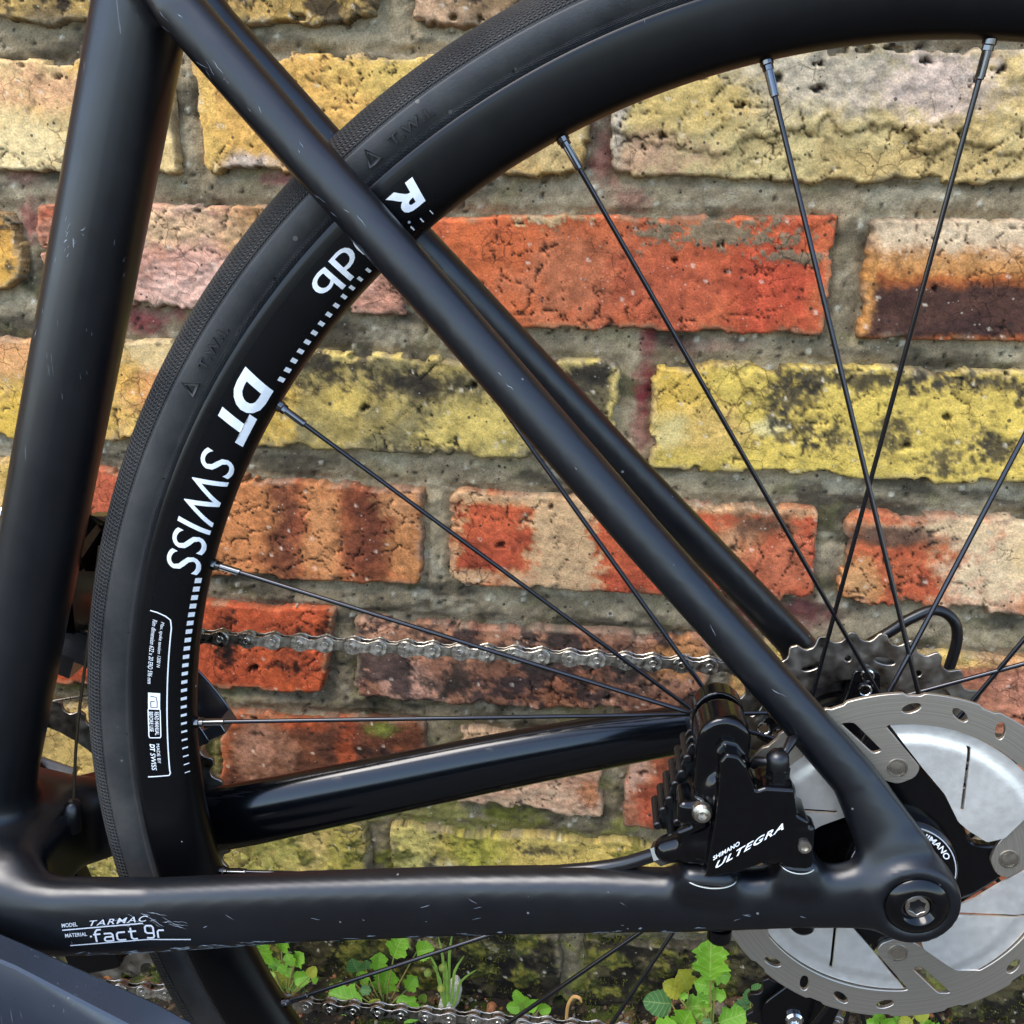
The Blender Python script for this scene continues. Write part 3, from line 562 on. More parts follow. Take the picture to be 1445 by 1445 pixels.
# ---- materials
def frame_paint(name, rough, spec=.5, dust=.25, base=(17, 19, 23), coat=0.0):
    m, nt, n, l, b = mat_new(name)
    tc = n.new('ShaderNodeTexCoord'); c = lin(base)
    s1 = specks(n, l, tc.outputs['Object'], 130, .11, .4); s2 = specks(n, l, tc.outputs['Object'], 60, .035, 2.2)
    # hairline scuffs: stretched noise, only in scattered patches
    mp = n.new('ShaderNodeMapping'); mp.inputs['Rotation'].default_value = (.3, .9, .5); mp.inputs['Scale'].default_value = (900, 900, 45)
    l.new(tc.outputs['Object'], mp.inputs['Vector'])
    nz = n.new('ShaderNodeTexNoise'); nz.inputs['Scale'].default_value = 1; nz.inputs['Detail'].default_value = 2
    l.new(mp.outputs[0], nz.inputs['Vector'])
    pz = n.new('ShaderNodeTexNoise'); pz.inputs['Scale'].default_value = 23; pz.inputs['Detail'].default_value = 2
    l.new(tc.outputs['Object'], pz.inputs['Vector'])
    sc = math_node(n, l, 'MULTIPLY', math_node(n, l, 'GREATER_THAN', nz.outputs[0], .70), math_node(n, l, 'GREATER_THAN', pz.outputs[0], .64))
    mk = math_node(n, l, 'MAXIMUM', math_node(n, l, 'MULTIPLY', math_node(n, l, 'MAXIMUM', s1, s2), .7), math_node(n, l, 'MULTIPLY', sc, .35))
    mk = math_node(n, l, 'MULTIPLY', mk, dust * 2)
    mx = n.new('ShaderNodeMix'); mx.data_type = 'RGBA'; l.new(mk, mx.inputs[0]); mx.inputs[6].default_value = (*c, 1); mx.inputs[7].default_value = (.42, .43, .44, 1)
    l.new(mx.outputs[2], b.inputs['Base Color'])
    rz = n.new('ShaderNodeTexNoise'); rz.inputs['Scale'].default_value = 40; rz.inputs['Detail'].default_value = 8; rz.inputs['Roughness'].default_value = .7
    l.new(tc.outputs['Object'], rz.inputs['Vector'])
    mr = n.new('ShaderNodeMapRange'); mr.inputs['From Min'].default_value = .3; mr.inputs['From Max'].default_value = .7; mr.inputs['To Min'].default_value = rough * .85; mr.inputs['To Max'].default_value = rough * 1.18
    l.new(rz.outputs[0], mr.inputs['Value']); l.new(mr.outputs[0], b.inputs['Roughness'])
    b.inputs['Specular IOR Level'].default_value = spec
    b.inputs['Coat Weight'].default_value = coat; b.inputs['Coat Roughness'].default_value = .12
    return m
M_FRAME = frame_paint('satin_black_paint', .36, .52, .2, (6, 8, 12))
M_FILM = frame_paint('clear_film_over_black', .15, .5, .35, (7, 9, 12))
M_RIMB = frame_paint('black_anodised_rim', .30, .28, .5, (6, 6, 7))
M_CRANK = frame_paint('dark_grey_anodised_crank', .30, .7, .2, (34, 40, 49))
M_BLACK = simple('gloss_black_metal', (5, 5, 6), .13, 0, .38, cvar=.2, rvar=.05, vscale=300)
M_BLACKM = simple('black_anodised_metal', (8, 8, 9), .28, 0, .4, rvar=.08, vscale=200)
M_RUB = simple('black_plastic', (9, 9, 10), .32, bump=.2, bscale=900)
M_STEEL = simple('brushed_steel', (186, 178, 164), .30, 1.0, rvar=.08, cvar=.12, vscale=250)
M_CHAIN2 = simple('inner_plate_steel', (150, 143, 130), .34, 1.0, cvar=.3, rvar=.1, vscale=420)  # inner plates darker than the outer ones, so the links read apart
M_CHAIN = simple('oiled_chain_steel', (206, 199, 185), .28, 1.0, cvar=.35, rvar=.12, vscale=420)
M_GRIME = simple('dirty_sprocket_steel', (150, 143, 131), .38, 1.0, cvar=.4, rvar=.12, vscale=160)
M_ALU = simple('matt_aluminium_fin', (226, 222, 213), .38, .75, cvar=.05, rvar=.05, vscale=300, bump=.12, bscale=900)
M_CHROME = simple('polished_metal', (214, 214, 214), .12, 1.0)
M_SATIN = simple('satin_silver', (124, 125, 128), .2, .9, cvar=.1, vscale=200)
M_WHITE = simple('white_print', (232, 232, 230), .45, cvar=.05, vscale=500)
M_GREYP = simple('grey_print', (176, 180, 186), .4)
M_SPOKE = simple('black_spoke', (60, 60, 63), .18, .9, .5)
M_NIP = simple('silver_nipple', (104, 104, 106), .22, 1.0)
M_HOSE = simple('black_hose', (14, 14, 16), .30)

# rubber: patterned tread shoulder, plain sidewall, woven bead strip (pv.x = arc mm, pv.y = section mm from the crown)
def rubber():
    m, nt, n, l, b = mat_new('tyre_rubber')
    at_ = n.new('ShaderNodeAttribute'); at_.attribute_name = 'pv'
    sx = n.new('ShaderNodeSeparateXYZ'); l.new(at_.outputs['Vector'], sx.inputs[0]); u, v = sx.outputs[0], sx.outputs[1]
    av = math_node(n, l, 'ABSOLUTE', v)
    # staggered scale-like nubs
    row = math_node(n, l, 'FLOOR', math_node(n, l, 'DIVIDE', av, 1.1))
    fr = math_node(n, l, 'FRACT', math_node(n, l, 'DIVIDE', av, 1.1))
    ph = math_node(n, l, 'ADD', math_node(n, l, 'MULTIPLY', u, 1 / 1.75), math_node(n, l, 'ADD', math_node(n, l, 'MULTIPLY', row, .5), math_node(n, l, 'MULTIPLY', fr, math_node(n, l, 'SUBTRACT', math_node(n, l, 'MULTIPLY', math_node(n, l, 'MODULO', row, 2.0), 1.1), .55))))
    w = math_node(n, l, 'ABSOLUTE', math_node(n, l, 'SUBTRACT', math_node(n, l, 'FRACT', ph), .5))
    w2 = math_node(n, l, 'ABSOLUTE', math_node(n, l, 'SUBTRACT', fr, .5))
    nub = math_node(n, l, 'MULTIPLY', math_node(n, l, 'SMOOTH_MIN', math_node(n, l, 'MULTIPLY', math_node(n, l, 'SUBTRACT', .5, w), 2.2), math_node(n, l, 'MULTIPLY', math_node(n, l, 'SUBTRACT', .5, w2), 3.0), .2), 1.0)
    tread = math_node(n, l, 'LESS_THAN', av, 18.9)
    tc = n.new('ShaderNodeTexCoord')
    nz = n.new('ShaderNodeTexNoise'); nz.inputs['Scale'].default_value = 1400; nz.inputs['Detail'].default_value = 3; l.new(tc.outputs['Object'], nz.inputs['Vector'])
    # woven strip near the bead
    wv = math_node(n, l, 'MULTIPLY', math_node(n, l, 'SINE', math_node(n, l, 'MULTIPLY', u, 7.0)), math_node(n, l, 'SINE', math_node(n, l, 'MULTIPLY', v, 9.0)))
    strip = math_node(n, l, 'GREATER_THAN', av, 30.0)
    hgt = math_node(n, l, 'ADD', math_node(n, l, 'MULTIPLY', nub, tread), math_node(n, l, 'ADD', math_node(n, l, 'MULTIPLY', nz.outputs[0], .10), math_node(n, l, 'MULTIPLY', math_node(n, l, 'MULTIPLY', wv, .3), strip)))
    bp = n.new('ShaderNodeBump'); bp.inputs['Strength'].default_value = 1.0; bp.inputs['Distance'].default_value = .0009
    l.new(hgt, bp.inputs['Height']); l.new(bp.outputs[0], b.inputs['Normal'])
    dz = n.new('ShaderNodeTexNoise'); dz.inputs['Scale'].default_value = 28; dz.inputs['Detail'].default_value = 8; dz.inputs['Roughness'].default_value = .7; l.new(tc.outputs['Object'], dz.inputs['Vector'])
    s1 = specks(n, l, tc.outputs['Object'], 170, .16, 3.3)
    mr = n.new('ShaderNodeMapRange'); mr.inputs['From Min'].default_value = .35; mr.inputs['From Max'].default_value = .7; mr.inputs['To Min'].default_value = 0; mr.inputs['To Max'].default_value = .22; l.new(dz.outputs[0], mr.inputs['Value'])
    mk = math_node(n, l, 'MAXIMUM', mr.outputs[0], math_node(n, l, 'MULTIPLY', s1, .6))
    mx = n.new('ShaderNodeMix'); mx.data_type = 'RGBA'; l.new(mk, mx.inputs[0]); mx.inputs[6].default_value = (*lin((19, 20, 22)), 1); mx.inputs[7].default_value = (*lin((112, 108, 100)), 1)
    l.new(mx.outputs[2], b.inputs['Base Color']); b.inputs['Roughness'].default_value = .55; b.inputs['Specular IOR Level'].default_value = .42
    return m
M_TYRE = rubber()

# ---- smooth-blended solids from distance fields
def smin(a, b, k):
    h = np.clip(.5 + .5 * (b - a) / k, 0, 1); return b + (a - b) * h - k * h * (1 - h)
class Field:
    def __init__(s, lo, hi, vx):
        s.vx = vx; s.lo = np.array(lo, float)
        n = np.ceil((np.array(hi) - s.lo) / vx).astype(int) + 1
        s.x = (s.lo[0] + vx * np.arange(n[0]))[:, None, None].astype(np.float32)
        s.y = (s.lo[1] + vx * np.arange(n[1]))[None, :, None].astype(np.float32)
        s.z = (s.lo[2] + vx * np.arange(n[2]))[None, None, :].astype(np.float32)
        s.d = np.full(n, 60.0, np.float32)
    def chain(s, pts, p=2.0, k=6.0):
        P = np.array(pts, np.float32); best = None
        for a, b in zip(P[:-1], P[1:]):
            dx, dz = b[0] - a[0], b[2] - a[2]; LL = dx * dx + dz * dz
            t = np.clip(((s.x - a[0]) * dx + (s.z - a[2]) * dz) / LL, 0, 1)
            q = a[None, None, None] * 0
            px, pz = a[0] + t * dx, a[2] + t * dz; yc = a[1] + t * (b[1] - a[1])
            ra, rb = a[3] + t * (b[3] - a[3]), a[4] + t * (b[4] - a[4])
            nrm = np.hypot(s.x - px, s.z - pz) / ra
            e = ((nrm ** p + (np.abs(s.y - yc) / rb) ** p) ** (1 / p) - 1) * np.minimum(ra, rb)
            best = e if best is None else np.minimum(best, e)
        s.d = smin(s.d, best, k); return s
    def ycyl(s, c, r, hy, rd=2.0, k=6.0, sub=False, sx=1.0):
        q = np.hypot((s.x - c[0]) / sx, s.z - c[2]) - (r - rd); w = np.abs(s.y - c[1]) - (hy - rd)
        e = np.minimum(np.maximum(q, w), 0) + np.hypot(np.maximum(q, 0), np.maximum(w, 0)) - rd
        if sub: s.d = np.maximum(s.d, -e)
        else: s.d = smin(s.d, e, k)
        return s
    def capsule(s, a, b, r, r2=None, k=3.0):
        a = np.array(a, np.float32); b = np.array(b, np.float32); d = b - a; r2 = r if r2 is None else r2
        t = np.clip(((s.x - a[0]) * d[0] + (s.y - a[1]) * d[1] + (s.z - a[2]) * d[2]) / (d @ d), 0, 1)
        e = np.sqrt((s.x - a[0] - t * d[0]) ** 2 + (s.y - a[1] - t * d[1]) ** 2 + (s.z - a[2] - t * d[2]) ** 2) - (r + (r2 - r) * t)
        s.d = smin(s.d, e, k); return s
    def rbox(s, c, h, rd, k=3.0, ang=0.0, sub=False):
        ca, sa = math.cos(ang), math.sin(ang)
        lx = (s.x - c[0]) * ca + (s.z - c[2]) * sa; lz = -(s.x - c[0]) * sa + (s.z - c[2]) * ca
        q = [np.abs(lx) - (h[0] - rd), np.abs(s.y - c[1]) - (h[1] - rd), np.abs(lz) - (h[2] - rd)]
        e = np.sqrt(np.maximum(q[0], 0) ** 2 + np.maximum(q[1], 0) ** 2 + np.maximum(q[2], 0) ** 2) + np.minimum(np.maximum(np.maximum(q[0], q[1]), q[2]), 0) - rd
        s.d = np.maximum(s.d, -e) if sub else smin(s.d, e, k); return s
    def prism(s, poly, y0, y1, rd=1.0, k=2.0):
        P = np.array(poly, np.float32); X = s.x[:, 0, :] + 0 * s.z[:, 0, :]; Z = s.z[:, 0, :] + 0 * s.x[:, 0, :]
        d2 = np.full(X.shape, 1e9, np.float32); ins = np.zeros(X.shape, bool)
        for a, b in zip(P, np.roll(P, -1, 0)):
            e = b - a; wx, wz = X - a[0], Z - a[1]; t = np.clip((wx * e[0] + wz * e[1]) / (e @ e), 0, 1)
            d2 = np.minimum(d2, (wx - t * e[0]) ** 2 + (wz - t * e[1]) ** 2)
            c = ((a[1] > Z) != (b[1] > Z)) & (X < (b[0] - a[0]) * (Z - a[1]) / (b[1] - a[1] + 1e-9) + a[0]); ins ^= c
        q = (np.where(ins, -1, 1) * np.sqrt(d2) + rd)[:, None, :]
        w = np.abs(s.y - (y0 + y1) / 2) - ((y1 - y0) / 2 - rd)
        e = np.minimum(np.maximum(q, w), 0) + np.hypot(np.maximum(q, 0), np.maximum(w, 0)) - rd
        s.d = smin(s.d, e, k); return s
    def mesh(s, name, mat, relax=2):
        g = vdb.FloatGrid(3.0 * s.vx); g.copyFromArray(np.ascontiguousarray(np.clip(s.d, -3 * s.vx, 3 * s.vx)))
        pts, quads = g.convertToQuads(isovalue=0.0)
        V = np.array(pts, float) * s.vx + s.lo; Q = np.array(quads, np.int64)
        for _ in range(relax):                          # light smoothing, volume kept by a push-back
            for w in (.5, -.52):
                acc = np.zeros_like(V); cnt = np.zeros(len(V))
                for a, b in ((0, 1), (1, 2), (2, 3), (3, 0)):
                    np.add.at(acc, Q[:, a], V[Q[:, b]]); np.add.at(acc, Q[:, b], V[Q[:, a]])
                    np.add.at(cnt, Q[:, a], 1); np.add.at(cnt, Q[:, b], 1)
                V = V + w * (acc / np.maximum(cnt, 1)[:, None] - V)
        a, b, c = V[Q[:, 0]], V[Q[:, 1]], V[Q[:, 2]]
        if np.einsum('ij,ij->i', a - s.lo, np.cross(b - s.lo, c - s.lo)).sum() < 0: Q = Q[:, ::-1]
        return make_mesh(name, V, Q, mat, True)

# ---- frame
def stx(z): return -407 + (z + 70) * .302
fr = Field((-446, -90, -108), (26, 90, 392), 1.7)
fr.chain([(stx(-70), 0, -70, 19, 20), (stx(-20), 0, -20, 17.6, 18.5), (stx(60), 0, 60, 17.2, 17.5), (stx(400), 0, 400, 17.2, 17.2)], 2.0, 1)
CS = [(-402, 36, -66, 22, 12), (-345, 38, -65.6, 17.8, 10.5), (-302, 37.5, -61.6, 16.6, 9.5), (-240, 44, -47.5, 15.2, 9), (-166, 54, -31, 14.2, 8.6), (-115, 61, -20.6, 13.3, 8.4), (-80, 66, -14.6, 12.0, 8.2), (-40, 70, -7, 11.4, 7.6), (-6, 73, -1, 13, 6.5)]
SSt = [(-296, 9, 334, 9, 8), (-272, 17.5, 301, 9.0, 8.6), (-232, 22, 258, 8.7, 8.4), (-173, 30.5, 197, 8.5, 8.3), (-102, 45.5, 122, 8.3, 8.0), (-56.7, 55, 75.5, 8.0, 7.6), (-21.5, 62.5, 38.5, 8.6, 7.2), (-6, 70, 14, 12.5, 6.2), (0, 74, 0, 13.5, 5.8)]
for sg in (-1, 1):
    fr.chain([(a, sg * b, c, d, e) for a, b, c, d, e in CS], 2.6, 16)
    fr.chain([(a, sg * b, c, d, e) for a, b, c, d, e in SSt], 2.2, 5)
    fr.ycyl((0, sg * 75, -.5), 15.4, 5.6, 2.2, 4)
fr.ycyl((-405, 0, -70), 25, 40, 4, 14)
fr.rbox((-388, 0, -62), (26, 34, 20), 10, 16)
# mounts for the brake caliper on the near chainstay
fr.rbox((-73, -69, -1), (9.5, 8.5, 6), 4, 6); fr.rbox((-41, -70, 6), (7, 7.5, 6), 3.5, 6)
fr.ycyl((0, -85, 0), 11.2, 5.4, .8, 1, True)
fr.ycyl((0, 85, 0), 11.2, 5.4, .8, 1, True)
frame = part('frame', fr.mesh('frame', M_FRAME))
# main triangle beyond the picture
mb = MB()
mb.tube([(-262, 0, 405), (-330, 0, 412), (-560, 0, 462), (-800, 0, 497)], [(17, 17), (19, 17), (18, 16), (20, 18)], 24)
mb.tube([(-405, 0, -66), (-520, 0, 70), (-690, 0, 272), (-838, 0, 440)], [(26, 26), (25, 22), (25, 21), (24, 20)], 24)
mb.tube([(-860, 0, 405), (-835, 0, 470), (-808, 0, 545)], [(25, 24), (22, 21), (21, 20)], 24)
mb.tube([(stx(388), 0, 388), (stx(440), 0, 440)], [(17.2, 17.2), (16.5, 16.5)], 24)
o = part('main_triangle', mb.mesh('main_triangle', M_FRAME, flat=60), frame)
mb = MB(); mb.tube([(stx(430), 0, 430), (stx(610), 0, 610)], 13.6, 24)
part('seatpost', mb.mesh('seatpost', M_FRAME))
mb = MB()
for i in range(1):
    P = [(-130, 0, 648), (-170, 0, 650), (-210, 0, 642), (-260, 0, 638), (-320, 0, 634), (-370, 0, 630), (-400, 0, 622)]
    mb.tube(P, [(8, 55), (18, 68), (17, 62), (14, 38), (12, 22), (11, 18), (8, 12)], 24)
part('saddle', mb.mesh('saddle', M_RUB, flat=70))
mb = MB()
for sg in (-1, 1): mb.tube([(-862, sg * 12, 402), (-880, sg * 38, 350), (-905, sg * 48, 230), (-950, sg * 52, 80), (-985, sg * 55, 0)], [(20, 14), (19, 11), (17, 9), (13, 8), (12, 7)], 16)
part('fork', mb.mesh('fork', M_FRAME, flat=60))
mb = MB(); mb.tube([(-802, 0, 560), (-830, 0, 572), (-905, 0, 585)], [(17, 17), (16, 16), (16, 16)], 18)
mb.tube([(-905, -200, 588), (-905, 0, 585), (-905, 200, 588)], 14, 16)
for sg in (-1, 1): mb.tube([(-905, sg * 196, 588), (-950, sg * 205, 590), (-985, sg * 208, 560), (-985, sg * 210, 500), (-940, sg * 212, 462), (-880, sg * 214, 460)], 14, 14)
part('handlebar', mb.mesh('handlebar', M_RUB, flat=60))
# film over the far chainstay
mb = MB()
film = [(a, b + .0, c) for a, b, c, d, e in CS[2:7]]
def interp(pts, n):
    P = np.array(pts, float); t = np.linspace(0, len(P) - 1, n); i = np.minimum(t.astype(int), len(P) - 2); f = (t - i)[:, None]
    Q = P.copy(); # Catmull-Rom
    p0 = P[np.maximum(i - 1, 0)]; p1 = P[i]; p2 = P[i + 1]; p3 = P[np.minimum(i + 2, len(P) - 1)]
    return .5 * ((2 * p1) + (-p0 + p2) * f + (2 * p0 - 5 * p1 + 4 * p2 - p3) * f * f + (-p0 + 3 * p1 - 3 * p2 + p3) * f ** 3)
cs5 = interp(CS[1:8], 40)
mb.tube(cs5[6:35, :3], [(r[3] + .9, r[4] + .9) for r in cs5[6:35]], 40)
part('chainstay_film', mb.mesh('chainstay_film', M_FILM, flat=80), frame)

# ---- lettering helper: text -> flat mesh -> warped
def text_geo(txt, size, shear=0.0, bold=0.0, space=1.0):
    cu = bpy.data.curves.new('t', 'FONT'); cu.body = txt; cu.size = size; cu.shear = shear; cu.offset = bold; cu.space_character = space
    cu.resolution_u = 4; cu.fill_mode = 'FRONT'
    ob = bpy.data.objects.new('t', cu); scene.collection.objects.link(ob)
    dg = bpy.context.evaluated_depsgraph_get(); me = bpy.data.meshes.new_from_object(ob.evaluated_get(dg))
    import bmesh
    bm = bmesh.new(); bm.from_mesh(me); bmesh.ops.triangulate(bm, faces=bm.faces[:])
    for _ in range(5):
        long_ = [e for e in bm.edges if e.calc_length() > size * .07]
        if not long_: break
        bmesh.ops.subdivide_edges(bm, edges=long_, cuts=1); bmesh.ops.triangulate(bm, faces=bm.faces[:])
    bm.to_mesh(me); bm.free()
    V = np.array([v.co[:] for v in me.vertices]).reshape(-1, 3); F = [tuple(p.vertices) for p in me.polygons]
    bpy.data.objects.remove(ob); bpy.data.curves.remove(cu); bpy.data.meshes.remove(me)
    x0, x1 = V[:, 0].min(), V[:, 0].max(); V[:, 0] -= x0
    return V[:, :2], F, x1 - x0
def fit_text(txt, width, height, **k):
    V, F, w = text_geo(txt, 10.0, **k)
    y0, y1 = V[:, 1].min(), V[:, 1].max()
    V = np.stack([V[:, 0] / w * width, (V[:, 1] - y0) / (y1 - y0) * height], 1); return V, F

# ---- rear wheel
wheel = group_part('rear_wheel')
NSEG = 432
def ring_mesh(name, prof, mat, nseg=NSEG, uvs=None):
    """closed-profile lathe about y with pv attribute"""
    P = np.array(prof, float); k = len(P); t = np.arange(nseg) * 2 * math.pi / nseg
    V = np.stack([P[:, None, 0] * np.cos(t), P[:, None, 1] + 0 * t, P[:, None, 0] * np.sin(t)], -1).reshape(-1, 3)
    idx = np.arange(k * nseg).reshape(k, nseg); nx_ = np.roll(idx, -1, 1); a, b = idx, np.roll(idx, -1, 0); b2 = np.roll(nx_, -1, 0)
    F = np.stack([a, b, b2, nx_], -1).reshape(-1, 4)
    uv = None
    if uvs is not None: uv = np.stack([np.broadcast_to(t * 335, (k, nseg)), np.broadcast_to(np.array(uvs)[:, None], (k, nseg))], -1).reshape(-1, 2)
    return make_mesh(name, V, F, mat, True, uv=uv, flat_angle=50 if uvs is None else None)
prof, uvs = [], []
TC, TR = 328.6, 14.0
for a in np.linspace(-142, 142, 121):
    s_ = a * D2R * TR; r = TR
    if abs(abs(s_) - 19.3) < .36: r -= .6                        # groove between tread and sidewall
    if abs(s_) > 19.6: r -= .25
    if abs(s_) > 30.2: r += .5                                    # raised woven strip above the rim
    prof.append((TC + r * math.cos(a * D2R), r * math.sin(a * D2R))); uvs.append(s_)
prof += [(316.5, 6.0), (316.5, -6.0)]; uvs += [36, -36]
part('tyre', ring_mesh('tyre', prof, M_TYRE, uvs=uvs), wheel)
def rim_y(r):
    return np.interp(r, [294.2, 294.8, 296, 298, 301, 305, 310, 314.5, 317.2, 318.3], [0, 3.2, 5.6, 7.6, 9.3, 10.6, 11.6, 12.2, 12.3, 11.8])
rr = np.array([294.2, 294.4, 294.8, 295.3, 296, 297, 298, 299.5, 301, 303, 305, 307.5, 310, 312.5, 314.5, 316, 317.2, 318.0, 318.3])
pr = [(r, -rim_y(r)) for r in rr] + [(317.9, -10.4), (314, -9.6), (312, 0), (314, 9.6), (317.9, 10.4)] + [(r, rim_y(r)) for r in rr[::-1]][:-1]
part('rim', ring_mesh('rim', pr, M_RIMB), wheel)
def polar_print(name, V, F, th0, rbase, mat, up=-1, dirn=1, lift=.2, yf=rim_y, parent=None, rmid=None, thick=0):
    """text plane (tx along arc, ty up) -> side face of the wheel. up=-1: tops to the hub"""
    rm = rmid or rbase + up * V[:, 1].max() / 2
    # split long edges so that print follows the arc
    th = th0 * D2R + dirn * V[:, 0] / rm; r = rbase + up * V[:, 1]
    P = np.stack([r * np.cos(th), -(yf(r) + lift), r * np.sin(th)], 1)
    return part(name, make_mesh(name, P, F, mat, False), parent or wheel)
def arclen(a, b, r): return (b - a) * D2R * r
# glossy decal base strip between 127.5 and 182 degrees
def polar_grid(name, t0, t1, r0, r1, mat, lift, yf=rim_y, n=120, k=8, parent=None, corner=0):
    t = np.linspace(t0, t1, n) * D2R; r = np.linspace(r0, r1, k); T, Rr = np.meshgrid(t, r)
    if corner:
        e = np.minimum(np.abs(T - t0 * D2R), np.abs(T - t1 * D2R)) * 305
    P = np.stack([Rr * np.cos(T), -(yf(Rr) + lift), Rr * np.sin(T)], -1).reshape(-1, 3)
    idx = np.arange(n * k).reshape(k, n)
    return part(name, make_mesh(name, P, np.stack([idx[:-1, :-1], idx[1:, :-1], idx[1:, 1:], idx[:-1, 1:]], -1).reshape(-1, 4), mat, True), parent or wheel)
M_DECAL = frame_paint('decal_film', .25, .3, .7, (6, 7, 9))
decal = polar_grid('rim_decal', 127.5, 182.2, 294.9, 313.2, M_DECAL, .06)
DP = dict(parent=decal)
V, F = fit_text('R', arclen(127.7, 130.1, 306), 9.3, bold=.35, shear=.1); polar_print('lettering', V, F, 127.8, 311.2, M_WHITE, **DP)
V, F = fit_text('460', arclen(130.6, 133.9, 306), 9.3, bold=.0); polar_print('lettering', V, F, 130.7, 309.5, M_WHITE, **DP)
V, F = fit_text('db', arclen(134.2, 138.2, 305), 10.6, bold=.05); polar_print('lettering', V, F, 134.3, 310.2, M_WHITE, **DP)
V, F = fit_text('DT', arclen(145.8, 151.6, 305), 13.4, bold=.5, shear=.2); polar_print('lettering', V, F, 145.9, 311.2, M_WHITE, **DP)
V, F = fit_text('SWISS', arclen(152.6, 163.2, 304), 13.6, bold=.0, shear=.2, space=1.0); polar_print('lettering', V, F, 152.8, 310.6, M_WHITE, **DP)
def dots(t0, t1, n, rmid, ws, hs, rest=decal):
    V, F = [], []
    for i in range(n):
        f = i / (n - 1); t = (t0 + (t1 - t0) * f) * D2R; w = np.interp(f, *ws) * .76; h = np.interp(f, *hs) * .82
        k = len(V)
        for (dt, dr) in ((-w / 2, h / 2), (w / 2, h / 2), (w / 2, -h / 2), (-w / 2, -h / 2)):
            r = rmid + dr; a = t + dt / rmid; V.append((r * math.cos(a), -(rim_y(r) + .30), r * math.sin(a)))
        F.append((k, k + 1, k + 2, k + 3))
    part('dotted_line', make_mesh('dotted_line', np.array(V), F, M_WHITE, False), rest)
dots(128.3, 145.4, 20, 297.6, ([0, .25, .6, 1], [.5, 1.3, 2.3, 2.6]), ([0, 1], [2.0, 2.6]))
dots(163.9, 181.8, 24, 297.0, ([0, .3, .6, 1], [3.1, 2.7, 1.9, .6]), ([0, .5, 1], [2.6, 2.4, 2.2]))
def arc_line(pts, w, parent, mat=M_WHITE):
    """pts [(r, theta)] polyline printed with width w"""
    P = np.array([(r * math.cos(t * D2R), r * math.sin(t * D2R)) for r, t in pts])
    sg_ = np.concatenate([[0], np.cumsum(np.linalg.norm(np.diff(P, axis=0), axis=1))]); tq = np.unique(np.concatenate([sg_, np.arange(0, sg_[-1], .7)])); P = np.stack([np.interp(tq, sg_, P[:, j]) for j in (0, 1)], 1); d = np.gradient(P, axis=0); d /= np.linalg.norm(d, axis=1)[:, None]; nr = np.stack([-d[:, 1], d[:, 0]], 1) * w / 2
    A, B = P + nr, P - nr; V = []
    for q in (A, B):
        r = np.hypot(*q.T); V.append(np.stack([q[:, 0], -(rim_y(r) + .13), q[:, 1]], 1))
    k = len(P); F = [(i, i + 1, k + i + 1, k + i) for i in range(k - 1)]
    part('print_or_highlight_line', make_mesh('print_or_highlight_line', np.concatenate(V), F, mat, False), parent)
arc_line([(313.0, 167.1), (310, 167.15), (306.5, 167.35)] + [(304.4, 167.6), (304.0, 167.9)] + [(303.6 - .4 * math.sin((t - 168) / 14 * 3.14), t) for t in np.linspace(168.3, 181.3, 30)] + [(303.4, 181.6), (304, 181.78), (313, 181.8)], .5, decal)
V, F = fit_text('Max. spoke tension 1200 N', arclen(167.9, 171.9, 308), 1.9, shear=.2); polar_print('lettering', V, F, 167.9, 308.4, M_WHITE, **DP)
V, F = fit_text('Rim dimension 622 x 20 ERD 596 mm', arclen(167.8, 173.4, 311), 1.9, shear=.2); polar_print('lettering', V, F, 167.8, 311.4, M_WHITE, **DP)
polar_grid('printed_panel', 174.2, 175.7, 306.0, 311.0, M_WHITE, .12, n=6, k=3, parent=decal)
arc_line([(311.0, 175.7), (311.0, 178.1), (310.6, 178.25), (306.3, 178.25), (306.0, 178.1), (306.0, 175.7)], .45, decal)
arc_line([(310.0, 174.5), (307.6, 174.6), (307.2, 175.0), (307.2, 175.5), (309.8, 175.5), (309.9, 175.0), (308.2, 174.95)], .35, decal, M_DECAL)
V, F = fit_text('READ MANUAL', arclen(175.9, 178.0, 308), 1.7, bold=.1); polar_print('lettering', V, F, 175.9, 308.3, M_WHITE, **DP)
V, F = fit_text('BEFORE USE', arclen(175.9, 177.7, 308), 1.7, bold=.1); polar_print('lettering', V, F, 175.9, 310.6, M_WHITE, **DP)
V, F = fit_text('MADE BY', arclen(178.8, 180.6, 308), 1.3); polar_print('lettering', V, F, 178.8, 308.1, M_WHITE, **DP)
V, F = fit_text('DT', arclen(178.8, 179.5, 310), 2.1, bold=.4, shear=.2); polar_print('lettering', V, F, 178.8, 310.9, M_WHITE, **DP)
V, F = fit_text('SWISS', arclen(179.6, 181.2, 310), 2.1, shear=.2, bold=.05); polar_print('lettering', V, F, 179.62, 310.9, M_WHITE, **DP)
